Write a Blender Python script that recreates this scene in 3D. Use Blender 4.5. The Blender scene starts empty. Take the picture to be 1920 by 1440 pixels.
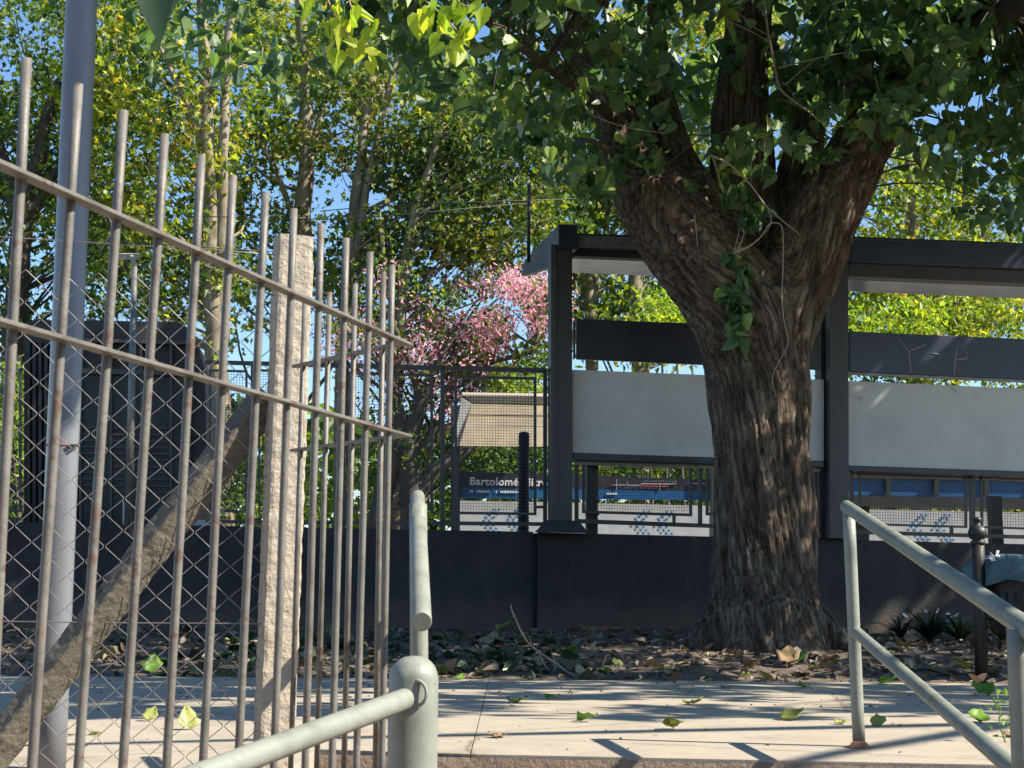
import bpy, math, random
import numpy as np
from mathutils import Vector, Matrix, noise as mnoise
random.seed(7); rng = np.random.default_rng(11)
sc = bpy.context.scene; COL = sc.collection
V = Vector
# ---------------------------------------------------------------- camera, sky, sun
FPX = 3000.0; PITCH = math.atan(400/FPX); ROLL = .008; EYE = .52
R = Matrix.Rotation(math.pi/2+PITCH, 3, 'X') @ Matrix.Rotation(ROLL, 3, 'Z')
cd = bpy.data.cameras.new('camera'); cam = bpy.data.objects.new('camera', cd); COL.objects.link(cam)
cam.matrix_world = Matrix.Translation((0, 0, EYE)) @ R.to_4x4()
cd.sensor_width = 36; cd.lens = FPX/1920*36; cd.clip_start = .05; cd.clip_end = 3000
cd.dof.use_dof = True; cd.dof.focus_distance = 11; cd.dof.aperture_fstop = 22
sc.camera = cam
SUN = V((.968*.73, -.25*.73, .68)).normalized()
wd = bpy.data.worlds.new('World'); sc.world = wd; wd.use_nodes = True
nt = wd.node_tree; nt.nodes.clear()
sky = nt.nodes.new('ShaderNodeTexSky'); sky.sky_type = 'NISHITA'; sky.sun_disc = False
sky.sun_elevation = math.asin(SUN.z); sky.sun_rotation = math.atan2(SUN.x, SUN.y)
sky.ozone_density = 3.5; sky.air_density = 1.0; sky.dust_density = .3
bg = nt.nodes.new('ShaderNodeBackground'); bg.inputs[1].default_value = .09
wo = nt.nodes.new('ShaderNodeOutputWorld')
hs = nt.nodes.new('ShaderNodeHueSaturation'); hs.inputs['Saturation'].default_value = 1.1; nt.links.new(sky.outputs[0], hs.inputs['Color']); nt.links.new(hs.outputs[0], bg.inputs[0]); nt.links.new(bg.outputs[0], wo.inputs[0])
sl = bpy.data.lights.new('sun', 'SUN'); sl.energy = 5.0; sl.angle = math.radians(.5); sl.color = (1, .91, .75)
so = bpy.data.objects.new('sun', sl); COL.objects.link(so)
so.rotation_euler = SUN.to_track_quat('Z', 'Y').to_euler(); so.location = (20, -5, 20)
sc.view_settings.view_transform = 'Standard'; sc.view_settings.look = 'None'
sc.view_settings.exposure = 1.25; sc.view_settings.gamma = 1
sc.cycles.use_denoising = True; sc.cycles.max_bounces = 7; sc.cycles.diffuse_bounces = 4
sc.cycles.glossy_bounces = 3; sc.cycles.transmission_bounces = 4; sc.cycles.transparent_max_bounces = 6
sc.cycles.caustics_reflective = False; sc.cycles.caustics_refractive = False

# ---------------------------------------------------------------- projection helpers
CP = V((0, 0, EYE))
def ray(px, py): return R @ V(((px-960)/FPX, -(py-720)/FPX, -1))
def at(px, py, Y):
    d = ray(px, py); return CP + d*(Y/d.y)
def G(px, py, z=0):
    d = ray(px, py); return CP + d*((z-EYE)/d.z)
TH = math.radians(6); SO = V((.465, 15, 0)); SN = V((-math.sin(TH), math.cos(TH), 0)); SU = V((math.cos(TH), math.sin(TH), 0))
def S(px, py, off=0):
    d = ray(px, py); t = (off + (SO-CP).dot(SN))/d.dot(SN); return CP + d*t

# ---------------------------------------------------------------- materials
def M(name): 
    m = bpy.data.materials.new(name); m.use_nodes = True; m.node_tree.nodes.clear(); return m, m.node_tree
def N(t, kind, **kw):
    n = t.nodes.new(kind)
    for k, v in kw.items():
        if k.startswith('i_'): n.inputs[k[2:].replace('_', ' ')].default_value = v
        else: setattr(n, k, v)
    return n
def ramp(t, src, stops):
    r = t.nodes.new('ShaderNodeValToRGB'); t.links.new(src, r.inputs[0]); cr = r.color_ramp
    while len(cr.elements) < len(stops): cr.elements.new(.5)
    for e, (p, c) in zip(cr.elements, stops):
        e.position = p; e.color = (*c, 1) if len(c) == 3 else c
    return r.outputs[0]
def surf(name, stops, scale=8, detail=8, rough=.6, bump=.2, bscale=60, stretch=(1, 1, 1), attr=None, metal=0, dist=.01,
         spots=None, rvar=.15, spec=.5, coord='Object'):
    m, t = M(name)
    out = N(t, 'ShaderNodeOutputMaterial'); p = N(t, 'ShaderNodeBsdfPrincipled')
    p.inputs['Metallic'].default_value = metal; p.inputs['Specular IOR Level'].default_value = spec
    if attr: src = N(t, 'ShaderNodeAttribute', attribute_name=attr).outputs['Vector']
    else: src = N(t, 'ShaderNodeTexCoord').outputs[coord]
    mp = N(t, 'ShaderNodeMapping'); mp.inputs['Scale'].default_value = stretch; t.links.new(src, mp.inputs[0])
    n1 = N(t, 'ShaderNodeTexNoise', i_Scale=scale, i_Detail=detail, i_Roughness=.62); t.links.new(mp.outputs[0], n1.inputs[0])
    col = ramp(t, n1.outputs['Fac'], stops)
    if spots:   # (scale, threshold, colour): wear, stains or moss with a shape of their own
        for sc_, th, c in spots:
            n3 = N(t, 'ShaderNodeTexNoise', i_Scale=sc_, i_Detail=6, i_Roughness=.65); t.links.new(mp.outputs[0], n3.inputs[0])
            f = ramp(t, n3.outputs['Fac'], [(th, (0, 0, 0)), (th+.05, (1, 1, 1))])
            mx = N(t, 'ShaderNodeMix', data_type='RGBA'); t.links.new(f, mx.inputs[0]); t.links.new(col, mx.inputs[6])
            mx.inputs[7].default_value = (*c, 1); col = mx.outputs[2]
    t.links.new(col, p.inputs['Base Color'])
    n2 = N(t, 'ShaderNodeTexNoise', i_Scale=bscale, i_Detail=7, i_Roughness=.65); t.links.new(mp.outputs[0], n2.inputs[0])
    if bump:
        b = N(t, 'ShaderNodeBump', i_Strength=bump, i_Distance=dist); t.links.new(n2.outputs['Fac'], b.inputs['Height'])
        t.links.new(b.outputs[0], p.inputs['Normal'])
    mr = N(t, 'ShaderNodeMapRange'); t.links.new(n1.outputs['Fac'], mr.inputs[0])
    mr.inputs[3].default_value = rough-rvar; mr.inputs[4].default_value = rough+rvar; t.links.new(mr.outputs[0], p.inputs['Roughness'])
    t.links.new(p.outputs[0], out.inputs[0]); return m
def leafmat(name, stops, trans=.4, tboost=(1.9, 1.9, .8), rough=.45, posmix=.5, pscale=.9):
    m, t = M(name)
    out = N(t, 'ShaderNodeOutputMaterial'); p = N(t, 'ShaderNodeBsdfPrincipled', i_Roughness=rough)
    g = N(t, 'ShaderNodeNewGeometry'); tc = N(t, 'ShaderNodeTexCoord')
    n1 = N(t, 'ShaderNodeTexNoise', i_Scale=pscale, i_Detail=2); t.links.new(tc.outputs['Object'], n1.inputs[0])
    mp = N(t, 'ShaderNodeMapRange'); t.links.new(n1.outputs['Fac'], mp.inputs[0]); mp.inputs[1].default_value = .3; mp.inputs[2].default_value = .7
    mx = N(t, 'ShaderNodeMix'); mx.inputs[0].default_value = posmix
    t.links.new(g.outputs['Random Per Island'], mx.inputs[2]); t.links.new(mp.outputs[0], mx.inputs[3])
    col = ramp(t, mx.outputs[0], stops); t.links.new(col, p.inputs['Base Color'])
    tr = N(t, 'ShaderNodeBsdfTranslucent')
    ml = N(t, 'ShaderNodeMix', data_type='RGBA', blend_type='MULTIPLY'); ml.inputs[0].default_value = 1
    t.links.new(col, ml.inputs[6]); ml.inputs[7].default_value = (*tboost, 1); t.links.new(ml.outputs[2], tr.inputs[0])
    ms = N(t, 'ShaderNodeMixShader'); ms.inputs[0].default_value = trans
    t.links.new(p.outputs[0], ms.inputs[1]); t.links.new(tr.outputs[0], ms.inputs[2]); t.links.new(ms.outputs[0], out.inputs[0])
    return m

MT = {}
MT['bar'] = surf('bar_paint', [(.3, (.085, .076, .066)), (.6, (.15, .142, .128)), (.75, (.11, .102, .09))], 14, bump=.35, bscale=90, dist=.004,
                 spots=[(22, .58, (.10, .062, .045)), (7, .62, (.13, .10, .08))], rough=.5)
MT['pipe'] = surf('pipe_paint', [(.3, (.155, .17, .148)), (.55, (.225, .24, .21)), (.75, (.185, .20, .17))], 9, bump=.3, bscale=70, dist=.004,
                  spots=[(26, .67, (.12, .075, .05)), (6, .64, (.15, .165, .11)), (70, .70, (.30, .31, .27))], rough=.45)
MT['rust'] = surf('rust', [(.3, (.16, .07, .04)), (.7, (.32, .15, .08))], 60, bump=.6, dist=.003, rough=.85)
MT['lamp'] = surf('lamp_pole_paint', [(.3, (.125, .135, .15)), (.7, (.17, .18, .205))], 5, bump=.15, bscale=80, dist=.003, rough=.3,
                  spots=[(9, .72, (.12, .07, .06))], stretch=(1, 1, .4))
MT['concrete'] = surf('rough_concrete', [(.3, (.27, .23, .185)), (.5, (.41, .36, .29)), (.7, (.33, .29, .235))], 30, bump=1, bscale=42, dist=.012, rough=.95,
                      spots=[(60, .66, (.14, .12, .09)), (80, .67, (.5, .44, .36))])
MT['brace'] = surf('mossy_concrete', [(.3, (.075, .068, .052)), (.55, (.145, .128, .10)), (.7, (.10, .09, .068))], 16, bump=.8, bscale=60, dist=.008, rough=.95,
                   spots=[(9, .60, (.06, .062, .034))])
MT['wire'] = surf('galvanised_wire', [(.3, (.16, .14, .14)), (.7, (.27, .24, .24))], 30, bump=0, rough=.45, metal=.45)
MT['dark'] = surf('charcoal_paint', [(.3, (.013, .0125, .014)), (.7, (.024, .023, .025))], 3, bump=.12, bscale=40, dist=.004, rough=.5)
MT['steel'] = surf('dark_steel_paint', [(.3, (.030, .030, .033)), (.7, (.054, .053, .058))], 5, bump=.15, bscale=60, dist=.003, rough=.42, stretch=(1, 1, .3),
                   spots=[(7, .70, (.10, .085, .07))])
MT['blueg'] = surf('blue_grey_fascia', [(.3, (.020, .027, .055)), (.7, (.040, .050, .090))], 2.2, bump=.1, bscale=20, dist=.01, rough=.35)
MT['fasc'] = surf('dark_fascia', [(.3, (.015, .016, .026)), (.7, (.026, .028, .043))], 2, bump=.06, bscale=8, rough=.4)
MT['galv'] = surf('bare_metal', [(.3, (.11, .11, .11)), (.7, (.25, .25, .24))], 18, bump=.3, bscale=90, dist=.004, rough=.4, metal=.5)
MT['white'] = surf('white_panel_paint', [(.3, (.48, .48, .49)), (.55, (.60, .60, .61)), (.7, (.54, .545, .555))], 1.3, bump=.05, bscale=6, rough=.5,
                   spots=[(1.1, .60, (.52, .52, .54)), (2.3, .64, (.40, .40, .42)), (50, .74, (.22, .22, .23))])
def wallmat():
    m, t = M('wall_paint')
    out = N(t, 'ShaderNodeOutputMaterial'); p = N(t, 'ShaderNodeBsdfPrincipled', i_Roughness=.72); tc = N(t, 'ShaderNodeTexCoord').outputs['Object']
    def nz(scale, st, det=7, ro=.6):
        mp = N(t, 'ShaderNodeMapping'); mp.inputs['Scale'].default_value = st; t.links.new(tc, mp.inputs[0])
        n = N(t, 'ShaderNodeTexNoise', i_Scale=scale, i_Detail=det, i_Roughness=ro); t.links.new(mp.outputs[0], n.inputs[0]); return n.outputs['Fac']
    def mix(f, a, c):
        mx = N(t, 'ShaderNodeMix', data_type='RGBA'); t.links.new(f, mx.inputs[0]); t.links.new(a, mx.inputs[6]); mx.inputs[7].default_value = (*c, 1); return mx.outputs[2]
    a = nz(1.6, (1, 1, 1)); col = ramp(t, a, [(.35, (.015, .014, .017)), (.5, (.022, .0205, .024)), (.65, (.033, .030, .032))])
    col = mix(ramp(t, nz(7, (1, 1, .12)), [(.55, (0, 0, 0)), (.75, (.8, .8, .8))]), col, (.050, .046, .043))
    col = mix(ramp(t, nz(9, (1, 1, .25)), [(.66, (0, 0, 0)), (.72, (.9, .9, .9))]), col, (.016, .016, .018))
    col = mix(ramp(t, nz(34, (1, 1, 1)), [(.68, (0, 0, 0)), (.71, (1, 1, 1))]), col, (.13, .12, .11))
    sx = N(t, 'ShaderNodeSeparateXYZ'); t.links.new(tc, sx.inputs[0]); b = nz(5, (1, 1, 1))
    ad = N(t, 'ShaderNodeMath', operation='MULTIPLY_ADD'); t.links.new(b, ad.inputs[0]); ad.inputs[1].default_value = -.45; t.links.new(sx.outputs[2], ad.inputs[2])
    mr = N(t, 'ShaderNodeMapRange'); t.links.new(ad.outputs[0], mr.inputs[0]); mr.inputs[1].default_value = .34; mr.inputs[2].default_value = .02; mr.inputs[3].default_value = 0; mr.inputs[4].default_value = .8
    col = mix(mr.outputs[0], col, (.10, .078, .06)); t.links.new(col, p.inputs['Base Color'])
    bu = N(t, 'ShaderNodeBump', i_Strength=.5, i_Distance=.012); t.links.new(nz(22, (1, 1, 1)), bu.inputs['Height']); t.links.new(bu.outputs[0], p.inputs['Normal'])
    t.links.new(p.outputs[0], out.inputs[0]); return m
MT['wall'] = wallmat()
MT['soffit'] = surf('glossy_soffit', [(.3, (.50, .48, .42)), (.7, (.66, .64, .58))], 3, bump=.08, bscale=3, dist=.02, rough=.10, rvar=.04, stretch=(1, 6, 1), metal=.85)
MT['beige'] = surf('beige_canopy', [(.3, (.20, .165, .11)), (.7, (.27, .225, .155))], 4, bump=.1, bscale=30, rough=.55)
MT['board'] = surf('sign_board', [(.3, (.022, .021, .032)), (.7, (.034, .032, .045))], 4, bump=0, rough=.4)
MT['blue'] = surf('sign_blue', [(.3, (.008, .075, .21)), (.7, (.012, .105, .27))], 4, bump=0, rough=.45)
MT['letter'] = surf('letter_white', [(.3, (.7, .7, .7)), (.7, (.8, .8, .8))], 9, bump=0, rough=.5)
MT['redl'] = surf('map_red', [(.3, (.4, .05, .04)), (.7, (.5, .07, .06))], 9, bump=0)
MT['lowwhite'] = surf('barrier_white', [(.3, (.38, .40, .43)), (.7, (.50, .51, .54))], 6, bump=.1, bscale=50, rough=.6)
MT['dot'] = surf('dot_blue', [(.3, (.03, .14, .34)), (.7, (.05, .2, .45))], 9, bump=0)
MT['glass'] = surf('dark_glass', [(.3, (.015, .018, .02)), (.7, (.035, .04, .042))], 2, bump=.05, bscale=3, rough=.35, rvar=.05, spec=.3)
MT['bag'] = surf('teal_bag', [(.3, (.045, .095, .12)), (.7, (.085, .16, .19))], 12, bump=.7, bscale=16, dist=.02, rough=.3, stretch=(1, 1, 3))
MT['paper'] = surf('paper_scraps', [(.3, (.6, .6, .66)), (.7, (.8, .78, .82))], 30, bump=.5, rough=.7)
MT['twig'] = surf('dry_twig', [(.3, (.26, .16, .12)), (.7, (.46, .32, .26))], 40, bump=.3, rough=.8)
MT['vine'] = surf('pale_vine', [(.3, (.22, .17, .14)), (.7, (.40, .32, .27))], 40, bump=.3, rough=.8)
MT['pbark'] = surf('plane_bark', [(.3, (.09, .07, .042)), (.45, (.17, .14, .09)), (.6, (.27, .235, .165)), (.72, (.11, .09, .055))], 5, bump=.5, bscale=20, dist=.02,
                   rough=.85, stretch=(1, 1, .35))
MT['dbark'] = surf('dark_bark', [(.3, (.04, .032, .028)), (.7, (.10, .08, .065))], 8, bump=.6, bscale=30, dist=.02, rough=.9, stretch=(1, 1, .3))
MT['soil'] = surf('soil', [(.3, (.07, .052, .042)), (.5, (.15, .115, .09)), (.68, (.23, .18, .145))], 14, bump=1, bscale=30, dist=.04, rough=.95,
                  spots=[(3, .60, (.045, .055, .025))])
MT['ballast'] = surf('ballast', [(.3, (.08, .07, .05)), (.7, (.16, .14, .11))], 10, bump=1, bscale=20, dist=.05, rough=.95)
MT['hland'] = surf('grass_ground', [(.3, (.04, .06, .02)), (.7, (.08, .10, .04))], 6, bump=1, bscale=20, dist=.05, rough=.95)
MT['step'] = surf('step_concrete', [(.3, (.15, .11, .08)), (.5, (.25, .19, .14)), (.7, (.18, .14, .105))], 26, bump=1, bscale=55, dist=.012, rough=.95,
                  spots=[(12, .63, (.13, .075, .05))])
def pavemat():
    m, t = M('pavement_concrete')
    out = N(t, 'ShaderNodeOutputMaterial'); p = N(t, 'ShaderNodeBsdfPrincipled', i_Roughness=.88)
    tc = N(t, 'ShaderNodeTexCoord').outputs['Object']
    a = N(t, 'ShaderNodeTexNoise', i_Scale=1.6, i_Detail=7, i_Roughness=.6); t.links.new(tc, a.inputs[0])
    c1 = ramp(t, a.outputs['Fac'], [(.32, (.265, .23, .185)), (.5, (.375, .33, .265)), (.68, (.31, .275, .23))])
    b = N(t, 'ShaderNodeTexNoise', i_Scale=140, i_Detail=4); t.links.new(tc, b.inputs[0])
    c2 = ramp(t, b.outputs['Fac'], [(.3, (.72, .70, .68)), (.6, (1, 1, 1))])
    ml = N(t, 'ShaderNodeMix', data_type='RGBA', blend_type='MULTIPLY'); ml.inputs[0].default_value = 1
    t.links.new(c1, ml.inputs[6]); t.links.new(c2, ml.inputs[7])
    s = N(t, 'ShaderNodeTexNoise', i_Scale=5, i_Detail=8, i_Roughness=.7); t.links.new(tc, s.inputs[0])
    f = ramp(t, s.outputs['Fac'], [(.58, (0, 0, 0)), (.68, (.55, .55, .55))])
    mx = N(t, 'ShaderNodeMix', data_type='RGBA'); t.links.new(f, mx.inputs[0]); t.links.new(ml.outputs[2], mx.inputs[6]); mx.inputs[7].default_value = (.19, .15, .12, 1)
    vo = N(t, 'ShaderNodeTexVoronoi', feature='DISTANCE_TO_EDGE', i_Scale=.55); dn = N(t, 'ShaderNodeMix', data_type='VECTOR'); dn.inputs[0].default_value = .12
    t.links.new(tc, dn.inputs[4]); t.links.new(s.outputs['Color'], dn.inputs[5]); t.links.new(dn.outputs[1], vo.inputs['Vector'])
    fc = ramp(t, vo.outputs['Distance'], [(.0, (.75, .75, .75)), (.006, (0, 0, 0))])
    m3 = N(t, 'ShaderNodeMix', data_type='RGBA'); t.links.new(fc, m3.inputs[0]); t.links.new(mx.outputs[2], m3.inputs[6]); m3.inputs[7].default_value = (.09, .07, .055, 1)
    sp = N(t, 'ShaderNodeTexNoise', i_Scale=45, i_Detail=3); t.links.new(tc, sp.inputs[0]); fs = ramp(t, sp.outputs['Fac'], [(.69, (0, 0, 0)), (.72, (.8, .8, .8))])
    m4 = N(t, 'ShaderNodeMix', data_type='RGBA'); t.links.new(fs, m4.inputs[0]); t.links.new(m3.outputs[2], m4.inputs[6]); m4.inputs[7].default_value = (.13, .10, .08, 1)
    t.links.new(m4.outputs[2], p.inputs['Base Color'])
    bu = N(t, 'ShaderNodeBump', i_Strength=.5, i_Distance=.008); t.links.new(s.outputs['Fac'], bu.inputs['Height'])
    t.links.new(bu.outputs[0], p.inputs['Normal']); t.links.new(p.outputs[0], out.inputs[0]); return m
MT['pave'] = pavemat()
def barkmat():
    m, t = M('hero_bark')
    out = N(t, 'ShaderNodeOutputMaterial'); p = N(t, 'ShaderNodeBsdfPrincipled', i_Roughness=.95); p.inputs['Specular IOR Level'].default_value = .25
    at_ = N(t, 'ShaderNodeAttribute', attribute_name='bark'); tc = N(t, 'ShaderNodeTexCoord')
    mp = N(t, 'ShaderNodeMapping'); mp.inputs['Scale'].default_value = (1, 1, .16); t.links.new(at_.outputs['Vector'], mp.inputs[0])
    n1 = N(t, 'ShaderNodeTexNoise', i_Scale=26, i_Detail=9, i_Roughness=.68, i_Distortion=.5); t.links.new(mp.outputs[0], n1.inputs[0])
    n2 = N(t, 'ShaderNodeTexNoise', i_Scale=3, i_Detail=5, i_Roughness=.6); t.links.new(tc.outputs['Object'], n2.inputs[0])
    n3 = N(t, 'ShaderNodeTexNoise', i_Scale=120, i_Detail=5, i_Roughness=.7); t.links.new(mp.outputs[0], n3.inputs[0])
    c1 = ramp(t, n1.outputs['Fac'], [(.33, (.035, .025, .020)), (.46, (.105, .078, .061)), (.56, (.20, .158, .126)), (.70, (.36, .30, .245))])
    c2 = ramp(t, n2.outputs['Fac'], [(.35, (.74, .68, .62)), (.55, (1, 1, 1)), (.7, (.88, .92, .76))])
    ml = N(t, 'ShaderNodeMix', data_type='RGBA', blend_type='MULTIPLY'); ml.inputs[0].default_value = 1
    t.links.new(c1, ml.inputs[6]); t.links.new(c2, ml.inputs[7])
    at2 = N(t, 'ShaderNodeAttribute', attribute_name='ridge')
    mr = N(t, 'ShaderNodeMapRange'); t.links.new(at2.outputs['Fac'], mr.inputs[0]); mr.inputs[3].default_value = .6; mr.inputs[4].default_value = 1.2
    m2 = N(t, 'ShaderNodeMix', data_type='RGBA', blend_type='MULTIPLY'); m2.inputs[0].default_value = 1
    t.links.new(ml.outputs[2], m2.inputs[6]); t.links.new(mr.outputs[0], m2.inputs[7]); t.links.new(m2.outputs[2], p.inputs['Base Color'])
    ad = N(t, 'ShaderNodeMath', operation='MULTIPLY_ADD'); t.links.new(n3.outputs['Fac'], ad.inputs[0]); ad.inputs[1].default_value = .35; t.links.new(n1.outputs['Fac'], ad.inputs[2])
    b = N(t, 'ShaderNodeBump', i_Strength=1, i_Distance=.05); t.links.new(ad.outputs[0], b.inputs['Height'])
    t.links.new(b.outputs[0], p.inputs['Normal']); t.links.new(p.outputs[0], out.inputs[0]); return m
MT['bark'] = barkmat()
LF = {}
LF['hero'] = leafmat('hero_leaf', [(.2, (.045, .092, .055)), (.45, (.080, .145, .075)), (.72, (.125, .20, .09)), (.9, (.27, .33, .09))], .36, (2.2, 2.4, .8), posmix=.3, rough=.38)
LF['green'] = leafmat('green_leaf', [(.25, (.025, .06, .018)), (.5, (.075, .14, .028)), (.75, (.18, .24, .035)), (.92, (.38, .34, .04))], .45)
LF['yellow'] = leafmat('yellow_leaf', [(.2, (.06, .12, .02)), (.45, (.17, .25, .03)), (.65, (.36, .38, .045)), (.82, (.46, .36, .05)), (.96, (.40, .18, .04))], .5)
LF['olive'] = leafmat('olive_leaf', [(.2, (.035, .075, .018)), (.5, (.08, .13, .025)), (.75, (.18, .19, .03)), (.93, (.30, .18, .035))], .45)
LF['pink'] = leafmat('pink_petal', [(.25, (.62, .26, .38)), (.5, (.78, .43, .54)), (.8, (.86, .62, .66))], .5, (1.2, 1.1, 1.1))
LF['dark'] = leafmat('dark_leaf', [(.3, (.012, .028, .014)), (.7, (.03, .06, .022))], .15, rough=.3)
LF['lime'] = leafmat('lime_leaf', [(.2, (.13, .24, .02)), (.6, (.26, .36, .035)), (.9, (.42, .44, .06))], .5)
LF['litter'] = leafmat('litter_leaf', [(.15, (.07, .048, .035)), (.5, (.18, .13, .10)), (.75, (.28, .22, .17)), (.95, (.16, .17, .07))], .05, posmix=.1)
LF['fallen'] = leafmat('fallen_leaf', [(.2, (.20, .26, .06)), (.5, (.34, .38, .10)), (.8, (.42, .40, .16))], .3, (1.4, 1.4, .8), posmix=0)
LF['fgreen'] = leafmat('fallen_green_leaf', [(.2, (.09, .20, .03)), (.8, (.20, .34, .05))], .3, (1.4, 1.4, .8), posmix=0)
LF['brown'] = leafmat('fallen_brown_leaf', [(.2, (.20, .13, .07)), (.8, (.34, .24, .14))], .1, posmix=0)

# ---------------------------------------------------------------- mesh helpers
def link(o, parent=None):
    COL.objects.link(o)
    if parent: o.parent = parent
    return o
def tag(o, label=None, cat=None, group=None, kind=None):
    for k, v in (('label', label), ('category', cat), ('group', group), ('kind', kind)):
        if v: o[k] = v
    return o
def thing(name, loc, label, cat, group=None):
    o = bpy.data.objects.new(name, None); o.location = loc; o.empty_display_size = .1; COL.objects.link(o)
    return tag(o, label, cat, group)
class MB:
    def __init__(s): s.v = []; s.f = []; s.sm = []
    def hexa(s, p):      # p: 8 points, bottom/front 4 then top/back 4
        b = len(s.v); s.v += [V(q) for q in p]
        for f in ((0, 3, 2, 1), (4, 5, 6, 7), (0, 1, 5, 4), (1, 2, 6, 5), (2, 3, 7, 6), (3, 0, 4, 7)):
            s.f.append([b+i for i in f]); s.sm.append(False)
    def box(s, x0, x1, y0, y1, z0, z1):
        s.hexa([(x0, y0, z0), (x1, y0, z0), (x1, y1, z0), (x0, y1, z0), (x0, y0, z1), (x1, y0, z1), (x1, y1, z1), (x0, y1, z1)])
    def quad(s, a, b, c, d, ext):
        e = V(ext); s.hexa([a, b, c, d, a+e, b+e, c+e, d+e])
    def slab(s, x0, t0, b0, x1, t1, b1, o0, o1):       # in the station's plane
        s.quad(S(x0, b0, o0), S(x1, b1, o0), S(x1, t1, o0), S(x0, t0, o0), SN*(o1-o0))
    def bar(s, a, b, w, h, up=(0, 0, 1)):              # rectangular bar between two points
        a, b = V(a), V(b); d = (b-a).normalized(); u = V(up); r = d.cross(u).normalized()*(w/2); q = r.cross(d).normalized()*(h/2)
        s.hexa([a-r-q, a+r-q, a+r+q, a-r+q, b-r-q, b+r-q, b+r+q, b-r+q])
    def tube(s, pts, rad, n=12, cap=True, smooth=True, squash=None):
        pts = [V(p) for p in pts]
        if not hasattr(rad, '__len__'): rad = [rad]*len(pts)
        b = len(s.v); prev = None
        for i, p in enumerate(pts):
            d = (pts[min(i+1, len(pts)-1)]-pts[max(i-1, 0)]).normalized()
            if prev is None: r = d.orthogonal().normalized()
            else:
                r = prev-d*prev.dot(d); r = r.normalized() if r.length > 1e-6 else d.orthogonal().normalized()
            prev = r; q = d.cross(r)
            for k in range(n):
                a = 2*math.pi*k/n; s.v.append(p+(r*math.cos(a)+q*math.sin(a))*rad[i])
        for i in range(len(pts)-1):
            for k in range(n):
                s.f.append([b+i*n+k, b+i*n+(k+1) % n, b+(i+1)*n+(k+1) % n, b+(i+1)*n+k]); s.sm.append(smooth)
        if cap:
            s.f.append([b+k for k in range(n)][::-1]); s.f.append([b+(len(pts)-1)*n+k for k in range(n)]); s.sm += [False, False]
    def lathe(s, c, prof, n=24):                       # profile (r, z) round a vertical axis
        b = len(s.v); c = V(c)
        for r, z in prof:
            for k in range(n):
                a = 2*math.pi*k/n; s.v.append(c+V((r*math.cos(a), r*math.sin(a), z)))
        for i in range(len(prof)-1):
            for k in range(n):
                s.f.append([b+i*n+k, b+i*n+(k+1) % n, b+(i+1)*n+(k+1) % n, b+(i+1)*n+k]); s.sm.append(True)
        s.f.append([b+k for k in range(n)][::-1]); s.f.append([b+(len(prof)-1)*n+k for k in range(n)]); s.sm += [False, False]
    def poly(s, pts, ext):                             # prism
        b = len(s.v); n = len(pts); e = V(ext); s.v += [V(p) for p in pts]+[V(p)+e for p in pts]
        s.f.append(list(range(b, b+n))); s.f.append(list(range(b+2*n-1, b+n-1, -1))); s.sm += [False, False]
        for i in range(n): s.f.append([b+i, b+n+i, b+n+(i+1) % n, b+(i+1) % n]); s.sm.append(False)
    def build(s, name, mat, parent=None, bevel=0, fix=True):
        me = bpy.data.meshes.new(name); off = parent.location if parent is not None else V((0, 0, 0))
        g = parent
        while g is not None and g.parent is not None: g = g.parent; off = off+g.location
        me.from_pydata([tuple(v-off) for v in s.v], [], s.f); me.polygons.foreach_set('use_smooth', s.sm)
        if fix:
            import bmesh
            bm = bmesh.new(); bm.from_mesh(me); bmesh.ops.recalc_face_normals(bm, faces=bm.faces); bm.to_mesh(me); bm.free()
        me.materials.append(mat); me.update()
        o = bpy.data.objects.new(name, me); link(o, parent)
        if bevel:
            md = o.modifiers.new('bevel', 'BEVEL'); md.width = bevel; md.segments = 2; md.limit_method = 'ANGLE'
        return o
def np_mesh(name, verts, faces, mats, parent=None, smooth=False, midx=None):
    me = bpy.data.meshes.new(name)
    off = np.array(parent.location) if parent is not None else np.zeros(3)
    verts = (verts-off).astype(np.float32); k = faces.shape[1]
    me.vertices.add(len(verts)); me.vertices.foreach_set('co', verts.ravel())
    me.loops.add(faces.size); me.loops.foreach_set('vertex_index', faces.ravel().astype(np.int32))
    me.polygons.add(len(faces)); me.polygons.foreach_set('loop_start', np.arange(0, faces.size, k, dtype=np.int32))
    me.polygons.foreach_set('loop_total', np.full(len(faces), k, dtype=np.int32))
    if midx is not None: me.polygons.foreach_set('material_index', midx.astype(np.int32))
    me.polygons.foreach_set('use_smooth', np.full(len(faces), smooth))
    for m in (mats if isinstance(mats, list) else [mats]): me.materials.append(m)
    me.update(calc_edges=True); me.validate()
    o = bpy.data.objects.new(name, me); return link(o, parent)
SH = {
 'heart': [(0, 0), (-.20, -.07), (-.42, .14), (-.40, .42), (-.20, .74), (0, 1)],
 'plane': [(0, .08), (-.34, -.06), (-.30, .22), (-.62, .42), (-.26, .50), (0, 1)],
 'petal': [(0, 0), (-.14, .2), (-.26, .5), (-.22, .8), (-.1, .95), (0, 1)],
 'narrow': [(0, 0), (-.12, .15), (-.2, .4), (-.16, .65), (-.07, .85), (0, 1)],
}
def unit(a): return a/np.maximum(np.linalg.norm(a, axis=1, keepdims=True), 1e-9)
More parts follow.
